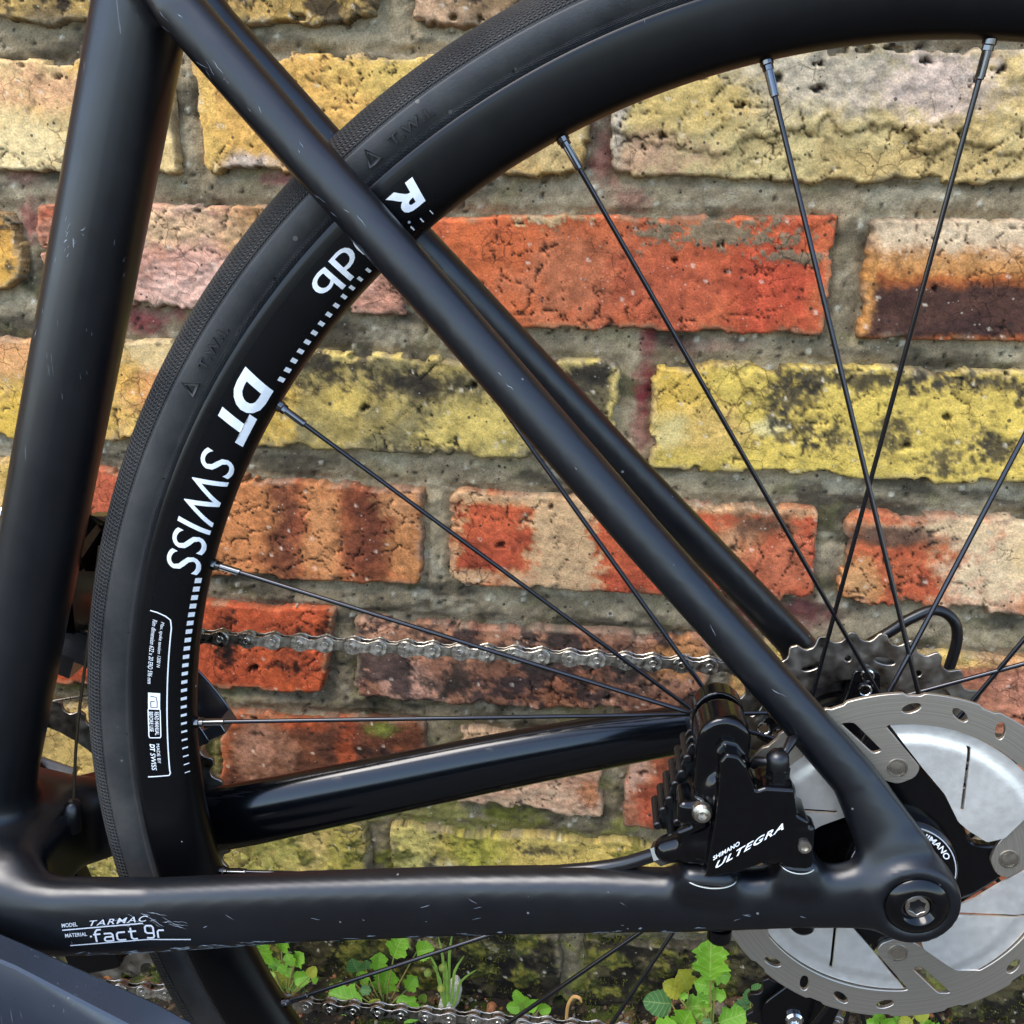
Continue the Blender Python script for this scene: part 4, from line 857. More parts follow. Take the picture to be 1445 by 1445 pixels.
# raised wear-indicator marks on the tyre wall
def tyre_y(r): return np.sqrt(np.maximum((TR - .22) ** 2 - (r - TC) ** 2, 1))
def emboss(V, F, th0, rbase, dirn, up, hgt=1.0):
    rm = rbase + up * V[:, 1].max() / 2; th = th0 * D2R + dirn * V[:, 0] / rm; r = rbase + up * V[:, 1]
    def lay(h): return np.stack([r * np.cos(th), -(tyre_y(r) + h), r * np.sin(th)], 1)
    n = len(V); edge = {}
    for f in F:
        for a, b in zip(f, f[1:] + f[:1]): edge[(a, b)] = 1
    sides = [(a, b, n + b, n + a) for (a, b) in edge if (b, a) not in edge]
    part('raised_marking', make_mesh('raised_marking', np.concatenate([lay(hgt), lay(-.5)]), list(F) + sides, M_TYRE, False), wheel)
tri = np.array([(0, 0), (6.4, 0), (3.2, 6.4), (1.5, .9), (4.9, .9), (3.2, 4.5)]); triF = [(0, 1, 4, 3), (1, 2, 5, 4), (2, 0, 3, 5)]
for th_t, th_w in ((129.7, 127.6), (149.9, 147.75)):
    emboss(tri, triF, th_t, 322.8, -1, 1)
    V, F = fit_text('T.W.I.', arclen(124.2, 127.6, 325), 3.6, bold=.25, space=1.15); emboss(V, F, th_w, 323.4, -1, 1)
for th in (139.5, 118.6, 156.5, 169.3, 178, 108):                    # mould nibs
    V = np.array([(0, 0), (.5, 0), (.5, 3.0), (0, 3.0)]); emboss(V, [(0, 1, 2, 3)], th, 318.6, 1, 1, .5)
# spokes and nipples
spk = None
for k in range(24):
    na = 72.7 + 15 * k
    drive = k % 2 == 1
    plus = (k % 4) in (0, 1)
    ha = na + (85 if plus else -85)
    yh = 20.0 if drive else -36.0
    A = np.array([296.0 * math.cos(na * D2R), 0, 296.0 * math.sin(na * D2R)]); Bp = np.array([25 * math.cos(ha * D2R), yh, 25 * math.sin(ha * D2R)])
    d = (Bp - A) / np.linalg.norm(Bp - A)
    part('spoke', MB().tube([A, A + d * 30, Bp - d * 30, Bp], [1.1, .98, .98, 1.15], 10).mesh('spoke', M_SPOKE, flat=60), wheel)
    mb = MB().lathe([(2.5, -2), (2.5, 3), (2.1, 3.4), (2.1, 5)], 12, A, d); mb.lathe([(1.75, 4.6), (1.75, 13.4), (1.45, 14)], 4, A, d, a0=.6); mb.lathe([(1.55, 4), (1.55, 14.2), (1.1, 14.6)], 12, A, d)
    part('nipple', mb.mesh('nipple', M_NIP, flat=30), wheel)
# hub
mb = MB().lathe([(9, -70), (11, -66), (12, -58), (22, -47), (24, -44), (24, -41), (16, -40), (17, -39), (28.5, -38), (29, -36), (28.5, -34), (16, -31), (12.5, -24), (12.5, 4), (16, 14), (28.5, 18), (29, 20), (28.5, 22), (19, 25), (17, 28), (17, 64), (9, 66), (9, 70)], 64)
part('hub', mb.mesh('hub', M_BLACK, flat=40), wheel)

# ---- disc rotor
rotor = group_part('disc_rotor'); YR = -54.0; T0 = 6.8
def pp(r, a): return (r * math.cos(a * D2R), r * math.sin(a * D2R))
def rounded(pts, rad=1.2, n=4):
    P = np.array(pts, float); out = []
    for i in range(len(P)):
        a, b, c = P[i - 1], P[i], P[(i + 1) % len(P)]
        d1, d2 = (a - b), (c - b); l1, l2 = np.linalg.norm(d1), np.linalg.norm(d2)
        r = min(rad, l1 * .45, l2 * .45); p1, p2 = b + d1 / l1 * r, b + d2 / l2 * r
        for t in np.linspace(0, 1, n): out.append((1 - t) ** 2 * p1 + 2 * t * (1 - t) * b + t * t * p2)
    return np.array(out)
outer = [pp(70 - (.9 if (a % 22.5) < 5 else 0), a) for a in np.arange(0, 360, 1.25)]
inner = []
for k in range(4):
    c = T0 + 90 * k
    tab = rounded([pp(57.9, 3.9 + c - 1.5), pp(57.4, 3.9 + c), pp(40.6, -11.8 + c), pp(36.4, -10 + c), pp(33.4, -.5 + c), pp(36.2, 9.6 + c), pp(39.6, 14.2 + c), pp(53.0, 23.6 + c), pp(57.9, 31 + c)], 1.8, 5)
    inner += list(tab[5:-5]) + [pp(57.9, a) for a in np.arange(32 + c, 92.3 + c, 1.5)]
loops = [outer, inner]
for k in range(4):
    c = T0 + 90 * k
    loops.append(rounded([pp(47.8, 6.3 + c), pp(61.4, 14.4 + c), pp(62.6, 18.6 + c), pp(47.2, 10.4 + c)], 1.3, 4))
    for rel, tilt in ((-4.5, 20), (-20, -28), (-34, -60), (-48, 15)):
        ctr = np.array(pp(64.2, rel + c)); ang = (rel + c + 90 + tilt) * D2R
        loops.append(np.array([ctr + 3.6 * math.cos(t) * np.array([math.cos(ang), math.sin(ang)]) * (1 if abs(math.cos(t)) < .9 else .97) + 1.75 * math.sin(t) * np.array([-math.sin(ang), math.cos(ang)]) for t in np.arange(0, 6.28, .35)]))
mt, nt, n, l, b = mat_new('worn_brake_steel')
tc = n.new('ShaderNodeTexCoord'); sx = n.new('ShaderNodeSeparateXYZ'); l.new(tc.outputs['Object'], sx.inputs[0])
rad = math_node(n, l, 'SQRT', math_node(n, l, 'ADD', math_node(n, l, 'MULTIPLY', sx.outputs[0], sx.outputs[0]), math_node(n, l, 'MULTIPLY', sx.outputs[2], sx.outputs[2])))
cmb = n.new('ShaderNodeCombineXYZ'); l.new(math_node(n, l, 'MULTIPLY', rad, 1600), cmb.inputs[0])
nz = n.new('ShaderNodeTexNoise'); nz.inputs['Scale'].default_value = 1; nz.inputs['Detail'].default_value = 3; l.new(cmb.outputs[0], nz.inputs['Vector'])
cr = n.new('ShaderNodeMapRange'); cr.inputs['From Min'].default_value = .3; cr.inputs['From Max'].default_value = .7; cr.inputs['To Min'].default_value = .8; cr.inputs['To Max'].default_value = 1.15; l.new(nz.outputs[0], cr.inputs['Value'])
mx = n.new('ShaderNodeMix'); mx.data_type = 'RGBA'; mx.blend_type = 'MULTIPLY'; mx.inputs[0].default_value = 1; mx.inputs[6].default_value = (*lin((176, 168, 154)), 1); l.new(cr.outputs[0], mx.inputs[7]); l.new(mx.outputs[2], b.inputs['Base Color'])
b.inputs['Metallic'].default_value = .9; b.inputs['Roughness'].default_value = .40
bp = n.new('ShaderNodeBump'); bp.inputs['Strength'].default_value = .25; bp.inputs['Distance'].default_value = .0002; l.new(nz.outputs[0], bp.inputs['Height']); l.new(bp.outputs[0], b.inputs['Normal'])
M_ROTOR = mt
part('brake_track', MB().extrude(loops, YR - .9, YR + .9, .18).mesh('brake_track', M_ROTOR, flat=40), rotor)
# aluminium cooling fins with a slot each
for k in range(4):
    c = T0 + 90 * k
    nu, nvv = 50, 26
    outp = [np.array(pp(57.4, a)) for a in np.linspace(2.4 + c, -60 + c, nu)]
    ipath = np.array([pp(40.2, -13.5 + c), pp(33, -31 + c), pp(27.5, -52 + c), pp(28.5, -62 + c), pp(33, -76 + c), pp(39.3, -76.2 + c), pp(52.6, -66.5 + c)])
    seg = np.concatenate([[0], np.cumsum(np.linalg.norm(np.diff(ipath, axis=0), axis=1))]); tt = np.linspace(0, seg[-1], nu)
    inp = np.stack([np.interp(tt, seg, ipath[:, j]) for j in (0, 1)], 1)
    s1, s2 = np.array(pp(53.3, -28.6 + c)), np.array(pp(31.2, -47.2 + c)); sdv = (s2 - s1) / np.linalg.norm(s2 - s1); sn = np.array([-sdv[1], sdv[0]])
    G = np.array([[outp[i] * (1 - w) + inp[i] * w for i in range(nu)] for w in np.linspace(0, 1, nvv)])
    V2 = G.reshape(-1, 2); r = np.hypot(*V2.T)
    ridge = 1.1 * sst(54.5, 49.5, r) * 1.0 + .5 * np.sin((np.degrees(np.arctan2(V2[:, 1], V2[:, 0])) - c) * D2R * 4)
    yv = YR - .1 - ridge
    idx = np.arange(nu * nvv).reshape(nvv, nu); F = []
    # slot: drop the quads it crosses and draw neighbours to its edges
    rel = V2 - s1; along = rel @ sdv; acr = rel @ sn; Ls = np.linalg.norm(s2 - s1)
    close = (np.abs(acr) < 1.25) & (along > -.5) & (along < Ls + .5)
    V2 = np.where(close[:, None], V2 + (np.where(acr >= 0, .6, -.6) - acr)[:, None] * sn, V2)
    for i in range(nvv - 1):
        for j in range(nu - 1):
            q = (idx[i, j], idx[i, j + 1], idx[i + 1, j + 1], idx[i + 1, j])
            ac = [acr[x] for x in q]; al = np.mean([along[x] for x in q])
            if min(ac) < 0 <= max(ac) and 0 < al < Ls and max(map(abs, ac)) < 2.6: continue
            F.append(q)
    n0 = len(V2); Vf = np.concatenate([np.stack([V2[:, 0], yv, V2[:, 1]], 1), np.stack([V2[:, 0], yv + 1.0, V2[:, 1]], 1)])
    Fb_ = [tuple(n0 + x for x in f[::-1]) for f in F]; edge = {}
    for f in F:
        for a_, b_ in zip(f, f[1:] + f[:1]): edge[(a_, b_)] = 1
    F += Fb_ + [(b_, a_, n0 + a_, n0 + b_) for (a_, b_) in edge if (b_, a_) not in edge]
    part('cooling_fin', make_mesh('cooling_fin', Vf, F, M_ALU, True, flat_angle=50), rotor)
    o = MB().lathe([(3.7, .2), (3.7, -.35), (3.1, -.35), (3.0, -.05), (2.7, -.05), (2.6, -.3), (0, -.42)], 28, (*[0, 0],) + (0,), (0, 1, 0))
    o.v[0] += np.array([pp(40.2, c)[0], YR - .9, pp(40.2, c)[1]])
    part('rivet', o.mesh('rivet', M_STEEL, flat=40), rotor)
star = []
for k in range(4):
    c = T0 - 90 * k
    star += [pp(43, 8 + c), pp(44.5, -2 + c), pp(39.6, -14 + c), pp(31, -46 + c), pp(27.3, -70 + c), pp(28.4, -78 + c), pp(33.5, -82.5 + c)]
part('carrier', MB().extrude([rounded(star, 3, 5), [pp(17, a) for a in range(0, 360, 10)]], YR + .9, YR + 5.6, .9).mesh('carrier', M_BLACK, flat=40), rotor)
lock = part('lockring', MB().lathe([(14, -2), (14.5, -9.5), (19.5, -9.5), (20.6, -8.6), (21.2, -6.5), (21.2, 0)], 64, (0, YR + 3, 0)).mesh('lockring', M_BLACK, flat=40), rotor)
V, F = fit_text('SHIMANO', 17, 2.3, bold=.2)
V[:, 0] -= 0
for th in (200, 80, -40):
    tht = th * D2R - V[:, 0] / 17.2; r_ = 15.9 + V[:, 1]
    part('lettering', make_mesh('lettering', np.stack([r_ * np.cos(tht), np.full(len(r_), YR + 3 - 9.62), r_ * np.sin(tht)], 1), F, M_WHITE, False), lock)
arc = [(r_, a) for a in range(0, 361, 6) for r_ in (19.2, 19.6)]
part('print_or_highlight_line', make_mesh('print_or_highlight_line', np.array([(r_ * math.cos(a * D2R), YR - 6.64, r_ * math.sin(a * D2R)) for r_, a in arc]), [(2 * i, 2 * i + 1, 2 * i + 3, 2 * i + 2) for i in range(60)], M_GREYP, False), lock)  # ring highlight of the lockring put in as a thin grey line

# ---- thru axle
ax_ = group_part('thru_axle')
part('axle', MB().cyl((0, -78, 0), (0, 80, 0), 6, 24).mesh('axle', M_BLACKM), ax_)
mb = MB().lathe([(11.0, -79.2), (11.0, -80.8), (10.6, -81.3), (8.0, -82.8), (6.2, -82.9), (5.5, -82.2), (4.4, -80.4), (3.5, -80.0)] + [(3.5, -77), (0, -77)], 48)
part('axle_head', mb.mesh('axle_head', M_BLACK, flat=30), ax_)
hexo = [pp(3.55, 60 * i + 12) for i in range(6)]; hexi = [pp(3.0, 60 * i + s__) for i in range(6) for s__ in (0, 24)]
part('hex_socket', MB().extrude([[pp(4.3, a) for a in range(0, 360, 12)], rounded([pp(3.3 if i % 2 else 2.5, 30 * i) for i in range(12)], .4, 3)], -80.9, -77.5, .15).mesh('hex_socket', M_STEEL, flat=35), ax_)
# ---- brake caliper
cal = group_part('brake_caliper')
plate = [(-81.3, 10.4), (-80.3, 5.5), (-75.3, 4.6), (-62, 8.6), (-49.7, 15.6), (-46.8, 11.5), (-37.6, 12.8), (-38.2, 22.1), (-40.4, 30.8), (-44.4, 33), (-46.6, 43), (-56.5, 43), (-59.3, 41.7), (-63.4, 51), (-66.4, 54.5), (-70.4, 55.3), (-73.2, 51.7), (-72.8, 46), (-74.6, 34), (-76.2, 24.5), (-83.9, 18.7)]
cf = Field((-98, -88, -8), (-30, -28, 74), .62)
crest = [(-74.5, 5), (-62, 8.6), (-49.7, 15.6), (-46.8, 11.5), (-37.6, 12.8), (-38.2, 22.1), (-40.4, 30.8), (-44.4, 33), (-46.6, 43), (-56.5, 43), (-59.3, 41.7), (-63.4, 51), (-66.4, 54.5), (-70.4, 55.3), (-72.6, 51.7), (-72.0, 46), (-72.6, 30)]
cf.prism(crest, -80, -64, 1.1, 1.0)                                        # outer cover
cf.prism([(-84, 18.7), (-81.5, 6), (-72, 5), (-68, 44), (-74.5, 41), (-77, 25)], -73.5, -58, 1.8, 1.6)   # set-back left flank
cf.capsule((-83.5, -72.2, 18.2), (-75.5, -74, 23.8), 1.7, 1.7, 1.0)        # raised rib
cf.prism([(-79.6, 26), (-61, 26), (-60.8, 54)] + [(-70.4 + 9.6 * math.cos(t * D2R), 55 + 9.8 * math.sin(t * D2R)) for t in range(6, 180, 12)] + [(-80, 54)], -72.5, -41, 2.2, 1.2)   # bridge over the disc
cf.ycyl((-66, -66, 34), 11, 9, 3, 2)                                        # piston housing
cf.capsule((-51.2, -73.2, 16), (-51.2, -73.2, 38), 6.9, 6.7, .8)                   # bleed boss
cf.capsule((-77, -68, 12), (-87, -66, 7), 6.4, 5.2, 2)                      # hose port
cf.rbox((-62, -50, 22), (20, 14, 14), 5, 3)
cf.rbox((-80, -68, 28), (5.5, 8, 4.5), 2.5, 1.5)
cf.rbox((-41.5, -75.6, 20), (4.0, 4.6, 9), 2.2, 1.0)
cf.rbox((-58, -54, 34), (40, 2.3, 40), 1, 1, 0, True)                       # slot for the disc
part('caliper_body', cf.mesh('caliper_body', M_BLACK, 1), cal)
body = cal.children[0]
for i in range(1): pass
# cooling pins of the pads, in three columns
pins = MB()
col_dirs = [(-89.2, -82), (-84.4, -80), (-79.4, -77)]
plateau = []
k = 0
for cidx, (x0, ytip, zs, xs_) in enumerate([(-91.0, -62, 13.5, 1.9), (-86.0, -67, 12.0, 1.9), (-80.6, -71, 14.5, 1.8)]):
    for j in range(6):
        zz = zs + j * 5.6; xx = x0 + j * xs_
        if cidx == 2 and j in (2, 3): continue
        o_ = part('cooling_pin', MB().cyl((xx, -44, zz + .8), (xx, ytip + (j % 2) * 1.4, zz), 2.0, 14, 1.7, .45).mesh('cooling_pin', M_RUB, flat=40), cal)
for yb in (-47, -52.5, -58):
    part('pad_plate', MB().extrude([rounded([(-92, 11), (-74, 9), (-66, 42), (-80.5, 48)], 3, 4)], yb - .8, yb + .8, .2).mesh('pad_plate', M_RUB), cal)
mb = MB().lathe([(3.6, 0), (3.6, -2.4), (2.9, -3.6), (1.7, -4.0), (1.5, -2.2), (0, -2.2)], 24, (-77, -75.5, 30))
part('pad_bolt', mb.mesh('pad_bolt', M_STEEL, flat=30), cal)
mb = MB().lathe([(4.2, 0), (4.2, 5), (3.6, 5.4)], 6, (-51.4, -74, 43), (0, 0, 1)); nipb = part('bleed_nipple', mb.mesh('bleed_nipple', M_BLACKM, flat=25), cal)
mb = MB().lathe([(3.9, 0), (4.1, 1.2), (3.9, 4.4), (2.6, 6.2), (0, 6.6)], 20, (-51.6, -74, 48), (-.1, 0, 1)); mb.tube([(-54, -74, 50), (-58.5, -72, 48.8), (-59.5, -70, 46)], [1.5, 2.0, 1.6], 8); mb.tube([(-49.5, -72, 52), (-46.5, -68, 55.5), (-44.2, -64, 54.5)], [1.3, 1.9, 1.5], 8)
part('rubber_cap', mb.mesh('rubber_cap', M_RUB, flat=50), nipb)
mb = MB().lathe([(2.3, 0), (2.3, -1.6), (1.4, -1.6), (1.3, -.8), (0, -.8)], 20, (-41.2, -80.2, 21.5)); part('mount_screw', mb.mesh('mount_screw', M_STEEL, flat=30), cal)
# edge highlight of the mounts, put in as thin bright crescents
for (cx, cz, rx) in ((-72, 2.5, 9.5), (-41.5, 11.0, 6.5)):
    P = [(cx + rx * math.cos(t), -74 - 4.6 * math.sin(t), cz - .6 - 1.6 * math.sin(t)) for t in np.linspace(-.1, math.pi + .1, 24)]
    part('mount_edge_highlight', MB().tube(P, .4, 8).mesh('mount_edge_highlight', M_STEEL), cal)
# logo
def flat_print(name, V, F, o, ux, uz, y, mat, parent, yfn=None):
    P = np.array(o)[None] + V[:, :1] * np.array(ux)[None] + V[:, 1:2] * np.array(uz)[None]
    yy = np.full(len(P), y) if yfn is None else yfn(P)
    return part(name, make_mesh(name, np.stack([P[:, 0], yy, P[:, 1]], 1), F, mat, False), parent)
ca, sa = math.cos(38.5 * D2R), math.sin(38.5 * D2R)
V, F = fit_text('SHIMANO', 11.2, 1.75, bold=.25, space=1.05); flat_print('lettering', V, F, (-72.2, 12.9), (ca, sa), (-.08, 1), -80.25, M_WHITE, body)
V, F = fit_text('ULTEGRA', 28.6, 2.7, bold=.22, shear=.35, space=1.15); flat_print('lettering', V, F, (-71.2, 9.6), (ca, sa), (-.05, 1), -80.25, M_WHITE, body)
# hose and its fitting
hose = group_part('brake_hose')
P = interp([(-86, -65, 6), (-93, -62.5, 1.2), (-103, -60.5, -4.5), (-115, -58.5, -9), (-135, -57, -14), (-160, -54, -24)], 40)
part('hose', MB().tube(P, 2.6, 14).mesh('hose', M_HOSE), hose)
d = P[2] - P[6]; d /= np.linalg.norm(d); a_ = P[5]
part('hose_nut', MB().lathe([(4.6, 0), (4.6, 4.6), (4.2, 5)], 6, a_ - d * 1, d).mesh('hose_nut', M_NIP, flat=25), hose)
mb = MB()
for i in range(4): mb.lathe([(3.6, 0), (4.0, .4), (4.0, 1.0), (3.6, 1.4)], 20, a_ + d * (4 + i * 1.5), d)
part('collar', mb.mesh('collar', M_BLACKM, flat=30), hose)
# bolts under the chainstay
bolts = group_part('mount_bolts')
for (x_, z_) in ((-66, -27), (-36, -19.5)):
    part('bolt', MB().lathe([(4.6, 3), (4.6, -1.6), (3.8, -2.6), (2.4, -2.6), (2.2, -1), (0, -1)], 24, (x_, -68, z_), (0, 0, 1)).mesh('bolt', M_BLACK, flat=30), bolts)

# ---- decal on the near chainstay
def stay_y(P):
    """outer surface of the near chainstay"""
    c = np.array(CS); yc = np.interp(P[:, 0], c[:, 0], c[:, 1]); zc = np.interp(P[:, 0], c[:, 0], c[:, 2]); a = np.interp(P[:, 0], c[:, 0], c[:, 3]); b_ = np.interp(P[:, 0], c[:, 0], c[:, 4])
    q = np.clip(np.abs((P[:, 1] - zc) / a), 0, .97)
    return -(yc + b_ * (1 - q ** 2.6) ** (1 / 2.6)) - .75
dec = group_part('model_lettering')
sl = math.atan2(5.6, 36); ux = (math.cos(sl), math.sin(sl)); uz = (-.05, 1)
def stay_txt(t, w, h, o, **k):
    V, F = fit_text(t, w, h, **k); flat_print('lettering', V, F, o, ux, uz, 0, k.get('mat', M_GREYP), dec, stay_y)
def stay_line(x0, z0, L, th=.55):
    n_ = 24; xs = np.linspace(0, L, n_); V = np.concatenate([np.stack([xs, 0 * xs], 1), np.stack([xs, 0 * xs + th], 1)])
    flat_print('print_or_highlight_line', V, [(i, i + 1, n_ + i + 1, n_ + i) for i in range(n_ - 1)], (x0, z0), ux, uz, 0, M_GREYP, dec, stay_y)
stay_txt('MODEL', 7.0, 1.9, (-339, -62.4), bold=.1)
stay_txt('TARMAC', 26, 2.6, (-326.6, -61.0), shear=.35, bold=.05, space=1.2)
stay_line(-339, -64.0, 36)
stay_txt('MATERIAL', 9.8, 1.9, (-338, -67.4), bold=.1)
GL = {'f': [[(.05, 0), (.05, .8), (.2, 1), (.5, 1)], [(-.12, .64), (.42, .64)]], 'a': [[(.0, .64), (.5, .64), (.62, .52), (.62, 0), (.12, 0), (0, .1), (0, .24), (.12, .35), (.62, .35)]],
 'c': [[(.62, .64), (.12, .64), (0, .52), (0, .12), (.12, 0), (.62, 0)]], 't': [[(.12, .95), (.12, .12), (.24, 0), (.55, 0)], [(-.08, .64), (.5, .64)]], '9': [[(.62, .4), (.12, .4), (0, .52), (0, .88), (.12, 1), (.5, 1), (.62, .88), (.62, .12), (.5, 0), (.05, 0)]], 'r': [[(0, 0), (0, .52), (.12, .64), (.5, .64)]], '-': [[(0, .5), (.14, .5)]]}
def strokes(txt, o, h, adv, w):
    V, F, x0 = [], [], 0.0
    for ch in txt:
        for pl in GL.get(ch, []):
            P = np.array(pl, float) * h; Q = [P[0]]
            for a_, b_ in zip(P[:-1], P[1:]):
                for t in np.linspace(0, 1, 4)[1:]: Q.append(a_ + (b_ - a_) * t)
            Q = np.array(Q); d_ = np.gradient(Q, axis=0); d_ /= np.linalg.norm(d_, axis=1)[:, None]; nn_ = np.stack([-d_[:, 1], d_[:, 0]], 1) * w / 2
            k_ = len(V); V += [(x0 + q[0], q[1]) for q in Q + nn_] + [(x0 + q[0], q[1]) for q in Q - nn_]; n_ = len(Q)
            F += [(k_ + i, k_ + i + 1, k_ + n_ + i + 1, k_ + n_ + i) for i in range(n_ - 1)]
        x0 += {'f': .62, 't': .78, ' ': .3, '-': .34}.get(ch, .86) * h * adv
    flat_print('lettering', np.array(V), F, o, ux, uz, 0, M_GREYP, dec, stay_y)
strokes('-fact 9r', (-327.0, -69.3), 6.1, 1.08, .8)
stay_line(-336.5, -71.9, 55)

# ---- cassette, chain, chainring, derailleurs
cas = group_part('cassette')
TEETH = [30, 27, 24, 21, 19, 17, 15, 14, 13, 12, 11]; Y_C = 21.0; DY = 3.55
def gear(nt, rp, hole, holes=(), depth=2.6):
    out = []
    for i in range(nt):
        a = 360 / nt * i; w = 360 / nt
        for f, r in ((-.42, rp - depth), (-.30, rp - 1.8), (-.16, rp + 1.0), (.04, rp + 1.5), (.12, rp + .9), (.26, rp - 1.6), (.38, rp - depth)):
            out.append(pp(r, a + w * f))
    lp = [out, [pp(hole, a) for a in range(0, 360, 8)]]
    for h in holes: lp.append(h)
    return lp
for i, tn in enumerate(TEETH):
    rp = 12.7 / (2 * math.sin(math.pi / tn)); hl = []
    if i == 0:
        for k in range(10):
            a = 36 * k + 8; ctr = np.array(pp(50, a)); ta = (a + 90) * D2R
            hl.append(np.array([ctr + 4.6 * math.cos(t) * np.array([math.cos(ta), math.sin(ta)]) + 1.7 * math.sin(t) * np.array([-math.sin(ta), math.cos(ta)]) for t in np.arange(0, 6.28, .4)]))
            hl.append(np.array([pp(50 + 1.5 * math.cos(t), a + 18 + 1.7 * math.sin(t)) for t in np.arange(0, 6.28, .6)]))
        hole = 40
    else: hole = max(17.2, rp - 13)
    part('sprocket', MB().extrude(gear(tn, rp, hole, hl), Y_C + i * DY, Y_C + i * DY + 1.7, .25).mesh('sprocket', M_GRIME, flat=30), cas)
star = []
for k in range(5):
    c = 72 * k + 16
    star += [pp(45, c - 7), pp(45, c + 7), pp(34, c + 12), pp(22, c + 30), pp(22, c + 42), pp(34, c + 60)]
part('carrier', MB().extrude([rounded(star, 2, 4), [pp(17.2, a) for a in range(0, 360, 10)]], Y_C - 1.6, Y_C + 4, .3).mesh('carrier', M_BLACKM, flat=35), cas)
for k in range(5):
    c = 72 * k + 16
    for rr_ in (43, 36):
        q = pp(rr_, c + (0 if rr_ == 43 else 0)); part('rivet', MB().lathe([(3.0, .2), (3.0, -.9), (2.4, -1.1), (2.2, -.6), (0, -.6)], 20, (q[0], Y_C - 1.6, q[1])).mesh('rivet', M_CHROME, flat=30), cas)
# chain
BBX, BBZ = -405.0, -70.0
chain = group_part('chain')
YCH, YRING = Y_C + 5 * DY + .8, 43.5
R1, R2 = 12.7 / (2 * math.sin(math.pi / 52)), 12.7 / (2 * math.sin(math.pi / 17)); RP = 22.5
G = (10, -72); TP = (-10, -152)
def fig8(r, waist, n=10):
    L = 12.7; o_ = []
    for t in np.linspace(60, 300, n): o_.append((r * math.cos(t * D2R), r * math.sin(t * D2R)))
    for t in (-.25, 0, .25): o_.append((L / 2 + t * 6, -waist + abs(t) * .6))
    for t in np.linspace(-120, 120, n): o_.append((L + r * math.cos(t * D2R), r * math.sin(t * D2R)))
    for t in (.25, 0, -.25): o_.append((L / 2 + t * 6, waist - abs(t) * .6))
    return o_
def plates(r, waist, ys, th):
    mb = MB()
    for s_ in (-1, 1):
        a_, b_ = sorted((s_ * ys, s_ * (ys + th))); mb.extrude([fig8(r, waist)], a_, b_, .15)
    return mb
mo_ = plates(4.1, 2.6, 1.75, .85)
for x_ in (0, 12.7): mo_.lathe([(1.9, -3.1), (1.75, -3.3), (1.1, -3.3), (.9, -3.0), (0, -3.0)], 14, (x_, 0, 0)); mo_.lathe([(1.8, -2.8), (1.8, 3.1), (0, 3.2)], 12, (x_, 0, 0))
ME_OUT = mo_.mesh('outer_link', M_CHAIN, flat=35)
mi_ = plates(4.2, 2.5, 1.0, .7)
for x_ in (0, 12.7): mi_.lathe([(3.85, -1.0), (3.85, 1.0)], 18, (x_, 0, 0)); mi_.lathe([(3.3, -1.9), (3.3, 1.9)], 16, (x_, 0, 0))
ME_IN = mi_.mesh('inner_link', M_CHAIN2, flat=35)
path = []
top_n = np.array([(R1 - R2) / (-BBX), 0]); 
def arcpts(c, r, a0, a1, y, n=60): return [(c[0] + r * math.cos(a * D2R), y, c[1] + r * math.sin(a * D2R)) for a in np.linspace(a0, a1, n)]
path += arcpts((BBX, BBZ), R1, 270, 90, YRING, 120)
path += arcpts((0, 0), R2, 90, -40, YCH, 60)
path += arcpts(G, RP - 1, 130, 250, YCH, 20)[::1]
path += arcpts(TP, RP, 30, -90, YCH, 40)
path += [(BBX, YRING, BBZ - R1)]
P = np.array(path); seg = np.concatenate([[0], np.cumsum(np.linalg.norm(np.diff(P, axis=0), axis=1))])
nl = int(seg[-1] / 12.7) // 2 * 2; q = np.arange(nl + 1) * (seg[-1] / nl)
J = np.stack([np.interp(q, seg, P[:, j]) for j in range(3)], 1)
for i in range(nl):
    a_, b_ = J[i], J[i + 1]; d = b_ - a_; d /= np.linalg.norm(d)
    o_ = part('outer_link' if i % 2 else 'inner_link', ME_OUT if i % 2 else ME_IN, chain)
    xd = Vector(d); yd = Vector((0, 1, 0)); yd = (yd - xd * yd.dot(xd)).normalized(); zd = xd.cross(yd)
    m4 = Matrix((xd, yd, zd)).transposed().to_4x4(); m4.translation = Vector(a_) * S; o_.matrix_local = m4
# crankset
cr_ = group_part('crankset')
lp = gear(52, R1, R1 - 11)
lp[0] = [(BBX + x_, BBZ + z_) for x_, z_ in lp[0]]; lp[1] = [(BBX + x_, BBZ + z_) for x_, z_ in lp[1]]
part('chainring', MB().extrude(lp, YRING - 1, YRING + 1.2, .3).mesh('chainring', M_GRIME, flat=30), cr_)
lp = gear(36, 12.7 / (2 * math.sin(math.pi / 36)), 58)
lp = [[(BBX + x_, BBZ + z_) for x_, z_ in q_] for q_ in lp]
part('chainring', MB().extrude(lp, YRING - 8, YRING - 6, .3).mesh('chainring', M_GRIME, flat=30), cr_)
star = []
for k in range(4):
    c = 90 * k + 17
    star += [pp(98, c - 9), pp(98, c + 9), pp(62, c + 12), pp(25, c + 30), pp(25, c + 60), pp(62, c + 78)]
part('spider', MB().extrude([[(BBX + x_, BBZ + z_) for x_, z_ in rounded(star, 5, 5)]], YRING - 5, YRING + 6, .8).mesh('spider', M_BLACK, flat=35), cr_)
